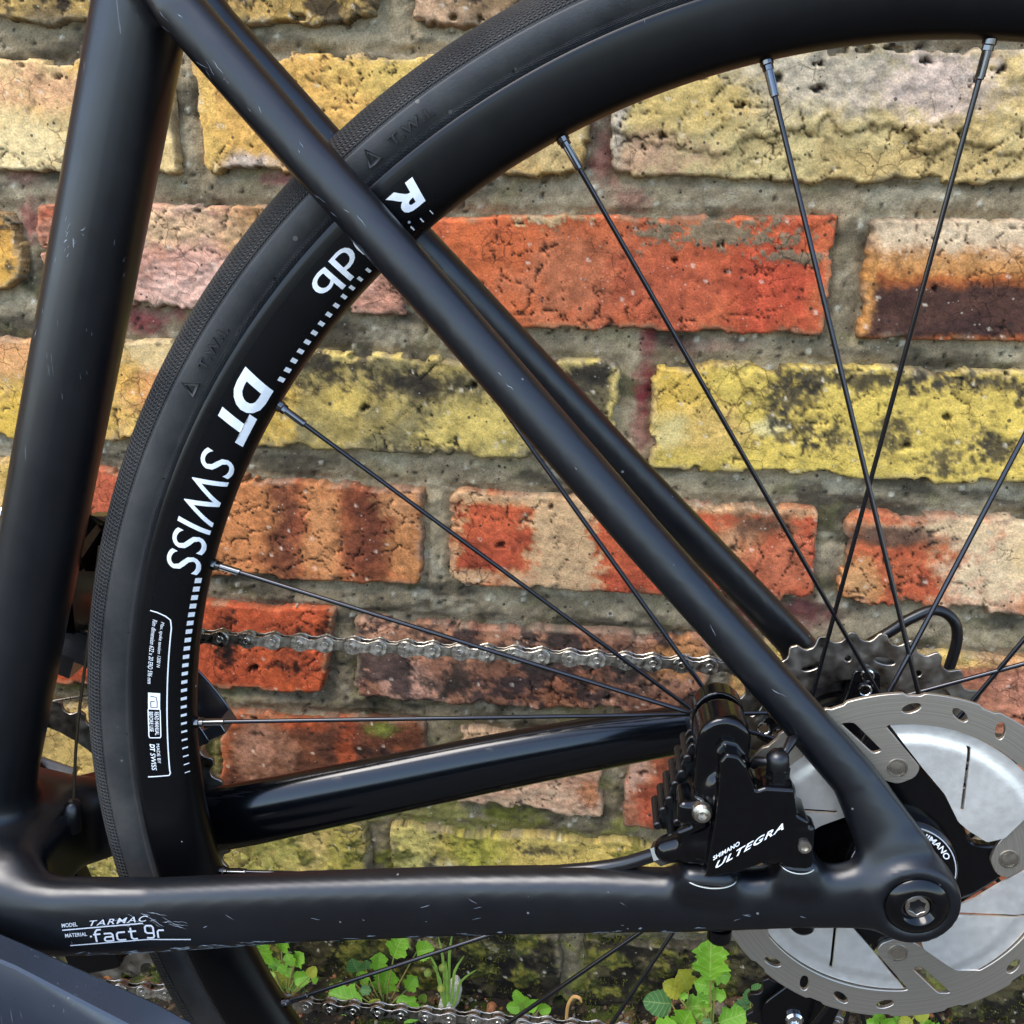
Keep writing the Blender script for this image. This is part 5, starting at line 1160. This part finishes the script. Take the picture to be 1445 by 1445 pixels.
# left crank arm: ridged box section
axd = np.array([math.cos(-22 * D2R), math.sin(-22 * D2R)]); axn = np.array([-axd[1], axd[0]])
secs = [(-26, 12, -54, -70, 1), (-18, 19, -53, -71, 1), (0, 21.4, -53, -71, 1.06), (50, 21.5, -54, -71, 1.04), (110, 21.2, -56, -72, .80), (140, 20, -59, -74, .78), (165, 17, -61, -76, .8), (180, 15, -62, -76, .8), (188, 8, -63, -75, .8)]
V, F = [], []
for s_, w, yi, yo, rg in secs:
    c0 = np.array([BBX, BBZ]) + axd * s_
    for (fw, yy) in ((.97, yi), (1.0, yi - 1), (rg, yo + 4.4), (rg - .05, yo + 3.4), (.45, yo), (-.45, yo), (-rg + .05, yo + 3.4), (-rg, yo + 4.4), (-1.0, yi - 1), (-.97, yi)):
        q_ = c0 + axn * fw * w; V.append((q_[0], yy, q_[1]))
kk = 10
for i in range(len(secs) - 1):
    for j in range(kk): F.append((i * kk + j, (i + 1) * kk + j, (i + 1) * kk + (j + 1) % kk, i * kk + (j + 1) % kk))
F += [tuple(range(kk)), tuple((len(secs) - 1) * kk + j for j in range(kk - 1, -1, -1))]
part('crank_arm', make_mesh('crank_arm', np.array(V), F, M_CRANK, True, flat_angle=22), cr_)
# right crank arm, opposite
mb = MB(); P = [np.array([BBX, YRING + 12, BBZ]) - np.array([axd[0] * s_, 0, axd[1] * s_]) for s_ in (-10, 40, 100, 170)]
mb.tube(P, [(26, 9), (22, 8), (17, 8), (14, 8)], 16)
part('crank_arm', mb.mesh('crank_arm', M_CRANK, flat=50), cr_)
part('spindle', MB().cyl((BBX, -62, BBZ), (BBX, 50, BBZ), 12, 24).mesh('spindle', M_BLACKM), cr_)
# front derailleur
fd = group_part('front_derailleur')
def ringarc(r0, r1, a0, a1, n=20):
    return [(BBX + r0 * math.cos(a * D2R), BBZ + r0 * math.sin(a * D2R)) for a in np.linspace(a0, a1, n)] + [(BBX + r1 * math.cos(a * D2R), BBZ + r1 * math.sin(a * D2R)) for a in np.linspace(a1, a0, n)]
for (y_, rr0, rr1, a1) in ((36.5, 98, 114, 27), (51, 106, 124, 29)):
    lp = ringarc(rr0, rr1, 84, a1); part('cage_plate', MB().extrude([rounded(lp, 1.2, 3)], y_ - .6, y_ + .6, .15).mesh('cage_plate', M_SATIN, flat=35), fd)
part('cage_bridge', MB().extrude([rounded(ringarc(113.5, 115.5, 84, 60), .5, 2)], 36.5, 51, .2).mesh('cage_bridge', M_SATIN, flat=35), fd)
part('cage_bridge', MB().extrude([rounded(ringarc(110, 124, 27.5, 30.5, 4), .5, 2)], 36, 51.5, .2).mesh('cage_bridge', M_SATIN, flat=35), fd)
ca_, sa_ = math.cos(-.35), math.sin(-.35)
part('cage_bridge', MB().box((-373, 36, 23), (7, 7, 5.5), [[ca_, 0, -sa_], [0, 1, 0], [sa_, 0, ca_]]).mesh('cage_bridge', M_SATIN, flat=30), fd)
part('cage_wire', MB().cyl((-382, 34, 0), (-362, 36, 4), .6, 8).mesh('cage_wire', M_STEEL), fd)
mb = MB(); mb.box((-366, 28, 66), (12, 14, 20)); mb.tube([(-352, 10, 84), (-348, 22, 96), (-344, 30, 92)], [9, 8, 6], 12); mb.box((-345, 34, 84), (8, 8, 12)); mb.tube([(-364, 30, 60), (-368, 40, 40), (-370, 44, 34)], 6, 10)
part('linkage', mb.mesh('linkage', M_BLACK, flat=30), fd)
cab = group_part('shift_cable')
part('cable', MB().tube(interp([(-333, 4, 92), (-343, 6, 50), (-355, 8, 0), (-362, 10, -40)], 20), .75, 8).mesh('cable', simple('bronze_cable', (92, 78, 60), .4, .7), ), cab)
part('grommet', MB().lathe([(2.0, 8), (4.0, 6), (4.6, 0), (5.2, -4), (4.8, -8)], 20, (-362.5, 9, -46), (.1, 0, 1)).mesh('grommet', M_RUB, flat=50), cab)
# bottle cage boss on the seat tube
part('cage_bolt', MB().lathe([(4.2, -1), (4.2, 2.2), (3.2, 3.2), (0, 3.4)], 20, (stx(106) - 17.4, 0, 106), (-1, 0, .3)).mesh('cage_bolt', M_CHROME, flat=30), frame)
# rear derailleur
rd = group_part('rear_derailleur')
mb = MB(); mb.extrude([rounded([(-4, 8), (12, 6), (18, -22), (22, -42), (10, -46), (2, -24)], 4, 4)], 68, 76, 1); part('hanger', mb.mesh('hanger', M_BLACKM, flat=35), rd)
mb = MB(); mb.tube([(16, 66, -36), (24, 60, -52), (22, 56, -70)], [11, 12, 10], 16); part('linkage', mb.mesh('linkage', M_BLACK, flat=40), rd)
for y_ in (YCH - 5.5, YCH + 5.5):
    mb = MB().extrude([rounded([(G[0] - 12, G[1] + 12), (G[0] + 14, G[1] + 10), (G[0] + 12, -110), (16, -128), (TP[0] + 18, TP[1] - 6), (TP[0] + 8, TP[1] - 16), (TP[0] - 14, TP[1] - 12), (TP[0] - 17, TP[1] + 6), (-12, -130), (-8, -100)], 6, 5)], y_ - .9, y_ + .9, .3); part('cage_plate', mb.mesh('cage_plate', M_BLACK, flat=35), rd)
for (cx, cz) in (G, TP):
    lp = gear(11, RP - .6, 4.5, [np.array([(9 * math.cos(a * D2R + t) * 1 + 0 * t, 9 * math.sin(a * D2R + t)) for t in np.linspace(-.28, .28, 5)] + [(14.5 * math.cos(a * D2R + t), 14.5 * math.sin(a * D2R + t)) for t in np.linspace(.25, -.25, 5)]) for a in range(0, 360, 72)])
    lp = [[(cx + x_, cz + z_) for x_, z_ in q_] for q_ in lp]
    pu = part('jockey_wheel', MB().extrude(lp, YCH - 1.6, YCH + 1.6, .3).mesh('jockey_wheel', M_RUB, flat=35), rd)
    part('bolt', MB().lathe([(4.6, 0), (4.6, -1.6), (3.6, -2.6), (2, -2.6), (1.8, -1.2), (0, -1.2)], 20, (cx, YCH - 6.4, cz)).mesh('bolt', M_CHROME, flat=30), pu)
# gear cable housing loop
P = interp([(-6, 62, 26), (20, 62, 45.4), (30, 62, 53.6), (41, 63, 58.3), (49.6, 63, 54.3), (53, 63, 45), (51.3, 63, 28.9), (46, 64, 0), (36, 66, -30)], 60)
cab2 = group_part('gear_cable'); part('cable_housing', MB().tube(P, 2.6, 14).mesh('cable_housing', M_HOSE), cab2)
# front wheel, outside the picture
fw = empty('front_wheel', (-985, 0, TYRE_R), bike)
for ch in [c for c in wheel.children if c.name.split('.')[0] in ('tyre', 'rim', 'spoke', 'hub')]:
    c_ = ch.copy(); scene.collection.objects.link(c_); c_.parent = fw

# ---- scuffs and paint chips, laid on the painted surface
from mathutils.bvhtree import BVHTree
_me = frame.data; _bv = BVHTree.FromPolygons([v.co[:] for v in _me.vertices], [tuple(q.vertices) for q in _me.polygons])
sr = random.Random(21); SV, SF = [], []
def scuff(x, z, L, ang, w, y0=-200):
    n_ = max(3, int(L / 1.2)); c_, s_ = math.cos(ang), math.sin(ang); k0 = len(SV); ok = 0
    for i in range(n_ + 1):
        t = i / n_ - .5; ww = w * (1 - (2 * t) ** 2) * sr.uniform(.3, 1.2) + .04; wig = sr.uniform(-.25, .25)
        for sg in (-1, 1):
            px_, pz_ = x + c_ * t * L - s_ * (sg * ww / 2 + wig), z + s_ * t * L + c_ * (sg * ww / 2 + wig)
            loc, nrm, _, _ = _bv.ray_cast(Vector((px_, y0, pz_)) * S, Vector((0, 1, 0)))
            if loc is None: del SV[k0:]; return
            SV.append(np.array(loc + nrm * .00012) / S)
    for i in range(n_): SF.append((k0 + 2 * i, k0 + 2 * i + 1, k0 + 2 * i + 3, k0 + 2 * i + 2))
def stay_edge(x):
    c_ = np.array(CS); return np.interp(x, c_[:, 0], c_[:, 2]) - np.interp(x, c_[:, 0], c_[:, 3])
for i in range(130):                                        # chipped lower edge of the near chainstay
    x = sr.uniform(-346, -60) if i % 2 else sr.uniform(-346, -250); scuff(x, stay_edge(x) + 1.2 + sr.random() ** 2 * 4, sr.uniform(1, 9), .15 + sr.uniform(-.2, .2), sr.uniform(.25, 1.2))
for i in range(20):                                         # scratches across the model name
    x = sr.gauss(-300, 9); scuff(x, -56.5 + (x + 300) * .14 + sr.gauss(0, 2.2), sr.uniform(2, 11), sr.uniform(-.5, .4), sr.uniform(.12, .4))
for i in range(16):                                         # along the near chainstay
    x = sr.uniform(-280, -20); zc = np.interp(x, [q[0] for q in CS], [q[2] for q in CS]); scuff(x, zc + sr.uniform(-6, 10), sr.uniform(1, 5), sr.uniform(-.6, .6), sr.uniform(.1, .28))
for i in range(22):                                         # near seat stay, mostly high up
    z = sr.uniform(60, 300) if i % 3 == 0 else sr.uniform(225, 305); x = np.interp(-z, [-q[2] for q in SSt], [q[0] for q in SSt]); scuff(x + sr.uniform(-9, 4), z + sr.uniform(-4, 4), sr.uniform(1.2, 6), -.85 + sr.uniform(-.45, .45), sr.uniform(.1, .35))
for i in range(8):                                         # seat tube
    z = sr.uniform(-20, 300); scuff(stx(z) + sr.uniform(-13, 6), z, sr.uniform(1.2, 9), 1.3 + sr.uniform(-.25, .25), sr.uniform(.08, .26))
for i in range(14): z = sr.gauss(222, 7); scuff(stx(z) - 2 + sr.gauss(0, 2), z, sr.uniform(1, 4), 1.2 + sr.uniform(-.7, .7), sr.uniform(.15, .4))
o = part('paint_scuffs', make_mesh('paint_scuffs', np.array(SV), SF, simple('bare_scuffed_paint', (118, 124, 132), .5, cvar=.6, vscale=300), False), frame); o['kind'] = 'stuff'
# ------------------------------------------------------------------ ground
def soil_h(x, y):
    t = -y
    top = 30 + 34 * sst(-420, -240, x) + 26 * sst(-40, 160, x)
    return top * (1 - sst(25, 190, t)) + (fbm(x / 30, y / 30, 301, 4, .6) - .5) * 16 * (1 - sst(120, 260, t)) + (fbm(x / 6, y / 6, 305, 3, .6) - .5) * 5 * (1 - sst(120, 260, t)) + .0
gx = np.concatenate([[-60000, -20000, -8000, -4000], np.arange(-2600, -560, 24.0), np.arange(-560, 361, 3.0), np.arange(384, 2600, 24.0), [4000, 8000, 20000, 60000]])
gy = np.concatenate([[-90000, -30000, -10000, -5000, -3000, -2000, -1400, -1000, -700, -520, -420, -340, -290], np.arange(-250, 41, 3.0)])
X, Y = np.meshgrid(gx, gy); Zg = soil_h(X, Y)
base = lin((40, 32, 23)) * np.ones(X.shape + (1,)); t_ = sst(.42, .6, fbm(X / 22, Y / 22, 311, 4, .6))
base = paint(base, t_, (22, 18, 13)); base = paint(base, sst(.54, .64, fbm(X / 26, Y / 26, 315, 4, .6)) * .9, (58, 66, 20)); base = paint(base, sst(.60, .66, fbm(X / 9, Y / 9, 321, 3, .6)) * .8, (104, 80, 54))
base = paint(base, sst(150, 260, -Y + (fbm(X / 60, Y / 60, 331, 3) - .5) * 80), (66, 63, 59))
nx, ny = len(gx), len(gy); idx = np.arange(nx * ny).reshape(ny, nx)
ground = link('ground', make_mesh('ground', np.stack([X, Y, Zg], -1).reshape(-1, 3), np.stack([idx[:-1, :-1], idx[:-1, 1:], idx[1:, 1:], idx[1:, :-1]], -1).reshape(-1, 4), masonry_mat('soil_and_paving', .45, 1.0, .95, 500), True, np.clip(base.reshape(-1, 3), .003, .8)))
ground['kind'] = 'structure'

# moss: tiny upright fronds on the wall foot and the soil
def plant_mat(name, c1, c2, trans=.25, rough=.5, scale=90, veins=False):
    m, nt, n, l, b = mat_new(name)
    tc = n.new('ShaderNodeTexCoord'); nz = n.new('ShaderNodeTexNoise'); nz.inputs['Scale'].default_value = scale; nz.inputs['Detail'].default_value = 4
    l.new(tc.outputs['Object'], nz.inputs['Vector'])
    mr = n.new('ShaderNodeMapRange'); mr.inputs['From Min'].default_value = .35; mr.inputs['From Max'].default_value = .65; l.new(nz.outputs[0], mr.inputs['Value'])
    mx = n.new('ShaderNodeMix'); mx.data_type = 'RGBA'; l.new(mr.outputs[0], mx.inputs[0]); mx.inputs[6].default_value = (*lin(c1), 1); mx.inputs[7].default_value = (*lin(c2), 1)
    cout = mx.outputs[2]; hgt = nz.outputs[0]
    if veins:
        at_ = n.new('ShaderNodeAttribute'); at_.attribute_name = 'pv'; sx = n.new('ShaderNodeSeparateXYZ'); l.new(at_.outputs['Vector'], sx.inputs[0])
        af = math_node(n, l, 'ABSOLUTE', sx.outputs[1])
        sv = math_node(n, l, 'LESS_THAN', math_node(n, l, 'ABSOLUTE', math_node(n, l, 'SUBTRACT', math_node(n, l, 'FRACT', math_node(n, l, 'SUBTRACT', math_node(n, l, 'MULTIPLY', sx.outputs[0], 6.0), math_node(n, l, 'MULTIPLY', af, 1.6))), .5)), .06)
        vv = math_node(n, l, 'MAXIMUM', sv, math_node(n, l, 'LESS_THAN', af, .05))
        m2 = n.new('ShaderNodeMix'); m2.data_type = 'RGBA'; l.new(math_node(n, l, 'MULTIPLY', vv, .38), m2.inputs[0]); l.new(cout, m2.inputs[6]); m2.inputs[7].default_value = (*lin((196, 206, 120)), 1); cout = m2.outputs[2]
        hgt = math_node(n, l, 'SUBTRACT', nz.outputs[0], math_node(n, l, 'MULTIPLY', vv, .4))
    l.new(cout, b.inputs['Base Color']); b.inputs['Roughness'].default_value = rough; b.inputs['Specular IOR Level'].default_value = .35
    tr = n.new('ShaderNodeBsdfTranslucent'); l.new(cout, tr.inputs['Color']); ms = n.new('ShaderNodeMixShader'); ms.inputs[0].default_value = trans
    l.new(b.outputs[0], ms.inputs[1]); l.new(tr.outputs[0], ms.inputs[2]); l.new(ms.outputs[0], n['Material Output'].inputs[0])
    bp = n.new('ShaderNodeBump'); bp.inputs['Strength'].default_value = .4; bp.inputs['Distance'].default_value = .0006; l.new(hgt, bp.inputs['Height']); l.new(bp.outputs[0], b.inputs['Normal'])
    return m
M_MOSS = plant_mat('moss', (122, 122, 30), (64, 74, 22), .2, .8, 60)
nr = np.random.RandomState(5); V, F = [], []
cand = nr.rand(90000, 3); cnt = 0
xw = -500 + cand[:, 0] * 800; vw = cand[:, 1]
onwall = cand[:, 2] < .62
zw = np.where(onwall, 30 + vw * 110, 0); yw = np.where(onwall, 0, -2 - vw * 120)
dens = np.where(onwall, fbm(xw / 16, zw / 11, 351, 5, .65), fbm(xw / 18, yw / 18, 355, 5, .62))
keep = dens > np.where(onwall, .525 + .10 * sst(95, 135, zw), .56)
for x_, y_, z_, w_ in zip(xw[keep], yw[keep], zw[keep], onwall[keep]):
    if w_: b0 = np.array([x_, 1.5, z_]); dirv = np.array([nr.normal(0, .5), -1, nr.normal(.35, .5)])
    else: b0 = np.array([x_, y_, float(soil_h(np.array([x_]), np.array([y_]))[0]) - .5]); dirv = np.array([nr.normal(0, .6), nr.normal(-.2, .5), 1])
    dirv /= np.linalg.norm(dirv); L = nr.uniform(1.6, 4.2); sd_ = np.cross(dirv, nr.normal(size=3)); sd_ /= np.linalg.norm(sd_); w = nr.uniform(.35, .8)
    k = 3 * cnt; V += [b0 - sd_ * w, b0 + sd_ * w, b0 + dirv * L]; F.append((k, k + 1, k + 2)); cnt += 1
moss = link('moss', make_mesh('moss', np.array(V), F, M_MOSS, False)); tag(moss, 'dark green moss clinging to the foot of the wall and soil', 'moss', kind='stuff')
# grit and soil crumbs
V, F, Cc = [], [], []
for i in range(2600):
    x_, y_ = nr.uniform(-480, 300), -3 - nr.rand() ** 1.5 * 150; r = nr.uniform(.6, 2.6) * (1 if nr.rand() > .04 else 2)
    c0 = np.array([x_, y_, float(soil_h(np.array([x_]), np.array([y_]))[0]) + r * .3]); k = len(V)
    R_ = nr.normal(size=(3, 3)); q, _ = np.linalg.qr(R_)
    for d in ((1, 0, 0), (-1, 0, 0), (0, 1, 0), (0, -1, 0), (0, 0, 1), (0, 0, -1)): V.append(c0 + q @ np.array(d) * r * nr.uniform(.6, 1.2))
    for a_ in (0, 1):
        for b_ in (2, 3):
            for c_ in (4, 5): F.append((k + a_, k + b_, k + c_) if (a_ + b_ + c_) % 2 == 0 else (k + a_, k + c_, k + b_))
    cl = [(60, 48, 36), (92, 76, 58), (130, 118, 98), (40, 34, 26), (150, 96, 64)][nr.randint(5)]; Cc += [lin(cl)] * 6
grit = link('grit', make_mesh('grit', np.array(V), F, M_MORTAR, False, np.array(Cc))); tag(grit, 'loose soil crumbs and grit along the wall foot', 'grit', kind='stuff')

# ------------------------------------------------------------------ weeds
LM = [plant_mat('fresh_leaf', (98, 150, 32), (150, 200, 58), .35, .42, 130, True), plant_mat('lime_leaf', (140, 168, 56), (166, 188, 78), .35, .45, 130, True), plant_mat('yellowing_leaf', (206, 190, 62), (132, 152, 44), .35, .5, 110, True), plant_mat('blue_green_leaf', (66, 108, 54), (100, 144, 78), .3, .5, 130, True)]
M_STEM = plant_mat('stem', (122, 140, 60), (150, 120, 70), .1, .5)
def leaf_mesh(kind, seed, mat):
    r_ = random.Random(seed); nt, nw = 19, 4; V, F, UVS = [], [], []
    for i in range(nt):
        t = i / (nt - 1)
        if kind == 'L':
            w = .46 * math.sin(math.pi * min(1, t ** .8)) ** .55 * (.62 + .42 * t) * (1 + .20 * math.cos(2 * math.pi * (2.5 * t + .1)))
            w *= 1 + .10 * math.sin(2 * math.pi * 7 * t + r_.random())
        elif kind == 'O':
            w = .44 * math.sin(math.pi * t ** .78) ** .5 * (1 + .05 * math.sin(2 * math.pi * 6 * t))
        else: w = .05 * (1 - t) ** .5
        w = max(w, .012)
        for j in range(-nw, nw + 1):
            f = j / nw; jit = 1 + .06 * r_.uniform(-1, 1) * abs(f)
            UVS.append((t, f)); V.append((t - .0, f * w * jit, .10 * (abs(f) ** 1.2) * w * 2.2 - .16 * t * t + .10 * t + .018 * r_.uniform(-1, 1)))
    n_ = 2 * nw + 1
    for i in range(nt - 1):
        for j in range(n_ - 1): F.append((i * n_ + j, (i + 1) * n_ + j, (i + 1) * n_ + j + 1, i * n_ + j + 1))
    V = np.array(V); nv = len(V); V2 = V.copy(); V2[:, 2] -= .018
    F2 = [tuple(nv + q for q in f[::-1]) for f in F]; edge = {}
    for f in F:
        for a_, b_ in zip(f, f[1:] + f[:1]): edge[(a_, b_)] = 1
    F = F + F2 + [(b_, a_, nv + a_, nv + b_) for (a_, b_) in edge if (b_, a_) not in edge]
    return make_mesh('leaf', np.concatenate([V, V2]), F, mat, True, flat_angle=60, uv=np.array(UVS + UVS))
LEAF = {(k, c, v): leaf_mesh(k, hash((k == 'L', c, v)) % 997, LM[c]) for k in 'LO' for c in range(4) for v in range(2)}
WEEDS = [
    ('lobed leafy weed with pale cup-shaped leaf beside the rear tyre', -24, (-212, 59), [(-228.7, 101.7, 22.7, 80, 'O', 0), (-214.3, 107.4, 16.6, 75, 'L', 0), (-203.3, 98.0, 12.7, 60, 'L', 0), (-208.5, 99.0, 9.8, 120, 'L', 0), (-200.5, 86.3, 11.8, 20, 'O', 0), (-215.8, 80.9, 14.9, -60, 'O', 2), (-206.8, 76.2, 8.9, -40, 'O', 1), (-191.8, 96.0, 8.8, 60, 'O', 2), (-221.2, 88.3, 9.9, 150, 'L', 0)]),
    ('broad spreading bright green weed under the chainstay, behind the lower chain', -26, (-145, 58), [(-163.8, 101.8, 13.4, 100, 'O', 3), (-156.2, 103.8, 9.5, 80, 'O', 3), (-148.1, 104.8, 14.3, 85, 'L', 0), (-134.7, 120.4, 19.7, 70, 'L', 0), (-169.8, 79.9, 23.3, 170, 'L', 0), (-160.1, 86.3, 12.5, 60, 'O', 0), (-144.8, 88.3, 22.0, 80, 'L', 0), (-127.9, 87.6, 13.3, 60, 'L', 0), (-127.6, 76.2, 20.1, -40, 'L', 0), (-148.6, 72.9, 14.5, -90, 'O', 2), (-117.6, 118.6, 14.0, 30, 'O', 0)]),
    ('small round-leaved sprout alone on dark soil between lower spokes', -20, (-50, 62), [(-57.1, 89.0, 9.3, 120, 'O', 0), (-54.6, 81.3, 9.3, 150, 'O', 0), (-61.0, 72.5, 9.4, 180, 'O', 0), (-48.2, 83.9, 9.3, 50, 'O', 0), (-40.2, 76.9, 9.3, 30, 'O', 0), (-37.8, 70.9, 8.4, -20, 'O', 2), (-52.7, 75.9, 8.4, 90, 'O', 0), (-45.8, 77.3, 7.5, 80, 'O', 0)]),
    ('tall upright lobed leaf on a single stem under the brake caliper', -34, (65, 80), [(60.0, 143.9, 26.2, 92, 'L', 0), (57.5, 125.1, 12.8, 165, 'L', 0), (67.7, 125.9, 12.7, 15, 'L', 0), (59.4, 115.8, 10.3, 175, 'L', 0), (66.7, 116.2, 10.3, 0, 'L', 0)]),
    ('low weed with yellowing and blue-green leaves left of the tall leaf', -30, (50, 78), [(46.7, 114.2, 18.2, 110, 'L', 2), (40.2, 108.0, 14.8, 150, 'O', 2), (31.2, 96.4, 18.5, 170, 'O', 3), (48.0, 93.6, 21.9, 80, 'L', 0), (56.1, 96.9, 17.4, 20, 'L', 0), (77.4, 96.5, 19.0, 30, 'L', 0), (37.0, 87.7, 15.0, 200, 'L', 0)]),
    ('dull green clover-like sprout touching the rear derailleur', -26, (90, 80), [(87.3, 107.1, 10.3, 100, 'O', 3), (92.4, 113.7, 10.3, 50, 'O', 3), (83.2, 98.9, 11.3, 180, 'O', 3), (89.4, 97.0, 10.4, -80, 'O', 3), (95.0, 102.7, 7.7, 0, 'O', 0)]),
    ('tuft of tiny yellow-green sprouts below the disc rotor', -34, (173, 88), [(161.8, 111.0, 8.2, 120, 'O', 0), (167.2, 111.2, 9.0, 60, 'O', 0), (159.6, 104.8, 8.3, 180, 'O', 0), (179.0, 108.5, 8.2, 0, 'O', 2), (187.4, 113.9, 9.7, 40, 'O', 2), (173.5, 106.7, 8.2, 90, 'O', 0), (160.7, 124.1, 8.2, 90, 'O', 0), (194.9, 109.6, 8.9, 10, 'L', 0)]),
]
wr = random.Random(12)
for lab, y0, b0, leaves in WEEDS:                     # younger leaves crowded low between the large ones
    for _ in range(9):
        q = wr.choice(leaves); leaves.append((q[0] + wr.uniform(-13, 13), q[1] - wr.uniform(3, 20), wr.uniform(4.5, 9.5), wr.uniform(0, 180), wr.choice('LLO'), wr.choice([0, 0, 0, 1, 3])))
for lab, y0, (bx0, bz0), leaves in WEEDS:
    gz0 = float(soil_h(np.array([bx0]), np.array([y0]))[0]) - 2
    root = empty('weed', (bx0, y0, gz0)); tag(root, lab, 'plant', 'weeds along the wall foot')
    base_ = np.array([bx0, y0, gz0]); hub_ = np.array([bx0, y0 + 1, gz0 + .25 * (bz0 - gz0 + 20)])
    for i, (lx, lz, s_, ang, kd, ci) in enumerate(leaves):
        c_ = np.array([lx, y0 + wr.uniform(-7, 5), lz]); a_ = ang * D2R
        dirv = Vector((math.cos(a_), wr.uniform(-.35, .15), math.sin(a_))).normalized()
        nrm = Vector((wr.uniform(-.35, .35), -1, .55 + wr.uniform(-.2, .35))); nrm = (nrm - dirv * nrm.dot(dirv)).normalized(); sd_ = nrm.cross(dirv)
        sz = s_ * 1.0; st = np.array(c_) - np.array(dirv) * sz * .5
        o = link('leaf', LEAF[(kd, ci, i % 2)], root)
        m4 = Matrix((dirv * sz * 1000 * S, sd_ * sz * 1000 * S, nrm * sz * 1000 * S)).transposed().to_4x4(); m4.translation = Vector(st - base_) * S; o.matrix_local = m4
        mid = (hub_ + st) / 2 + np.array([0, -3, 2]); me = MB().tube(interp([base_ * 0, hub_ - base_, mid - base_, st - base_], 10), .45, 6).mesh('stem', M_STEM); link('stem', me, root)
# grass tuft with yellow buds
gr = empty('grass_tuft', (-104, -22, 62)); tag(gr, 'thin grass tuft with tiny yellow buds beside the pale stone', 'grass')
for (tx, tz, bend) in ((-109, 131.7, 4), (-99.3, 136, -3), (-118.4, 121.7, 8), (-92, 118, -8), (-104, 112, 2), (-84, 108, -12), (-113, 108, 6)):
    P = interp([(0, 0, 0), ((tx + 104) * .3, -2, (tz - 62) * .4), ((tx + 104) * .6 + bend * .2, -4, (tz - 62) * .75), (tx + 104, -5, tz - 62)], 10)
    link('blade', MB().tube(P, [(.9, .25)] * 7 + [(.7, .2), (.45, .15), (.1, .1)], 6).mesh('blade', LM[0]), gr)
for (tx, tz) in ((-116.3, 99.6), (-106.5, 104.8), (-107.5, 88.3)):
    link('bud', MB().lathe([(.4, -3.4), (2.2, -1.8), (2.7, .4), (1.7, 2.6), (0, 3.2)], 12, (tx + 104, -3, tz - 62), (.2, -.3, 1)).mesh('bud', LM[2]), gr)
# dry hooked stem
cu = empty('dry_stem', (-26, -18, 58)); tag(cu, 'dry straw-coloured stem curled over like a hook on the soil', 'plant')
link('stem', MB().tube(interp([(0, 0, 0), (0, -1, 14), (1, -2, 24), (4, -2, 30), (8, -3, 30.5), (9.5, -3, 27)], 24), [1.1] * 20 + [.9, .8, .6, .4], 8).mesh('stem', simple('dry_straw', (196, 148, 84), .6, bump=.4)), cu)
# stones
def stone(name, label, c, r, col, seed, n=14):
    st = np.random.RandomState(seed); V, F = [], []
    for i in range(n + 1):
        th = math.pi * i / n
        for j in range(2 * n):
            ph = math.pi * j / n; d = np.array([math.sin(th) * math.cos(ph), math.sin(th) * math.sin(ph), math.cos(th)])
            k = 1 + .5 * (float(fbm(np.array([d[0] * 1.6 + d[2]]), np.array([d[1] * 1.6 - d[2]]), seed, 3)[0]) - .5)
            d = np.sign(d) * np.abs(d) ** .8; V.append(d * k * np.array(r))
    for i in range(n):
        for j in range(2 * n): F.append((i * 2 * n + j, (i + 1) * 2 * n + j, (i + 1) * 2 * n + (j + 1) % (2 * n), i * 2 * n + (j + 1) % (2 * n)))
    V = np.array(V); colr = np.clip(lin(col) * (1 + (fbm(V[:, 0] / 3 + 9, V[:, 2] / 3 + V[:, 1], seed + 3, 3) - .5) * .7)[:, None], 0, .9)
    o = link(name, make_mesh(name, V, F, M_MORTAR, True, colr, flat_angle=40)); o.location = Vector(c) * S; o.rotation_euler = (.2, .35 * (1 if seed % 2 else -1), .4 * seed)
    return tag(o, label, 'stone')
stone('stone', 'pale limestone chip standing by the grass tuft under the chainstay', (-103, -16, 74), (7, 6, 13), (206, 196, 172), 3)
stone('stone', 'small rust-brown pebble left of the lone round-leaved sprout', (-76, -16, 68), (3.4, 3, 4.2), (150, 96, 60), 4, 9)
stone('stone', 'grey mossy pebble beside the dull green clover-like sprout', (72, -14, 84), (5.5, 4, 4.5), (140, 128, 104), 6, 9)
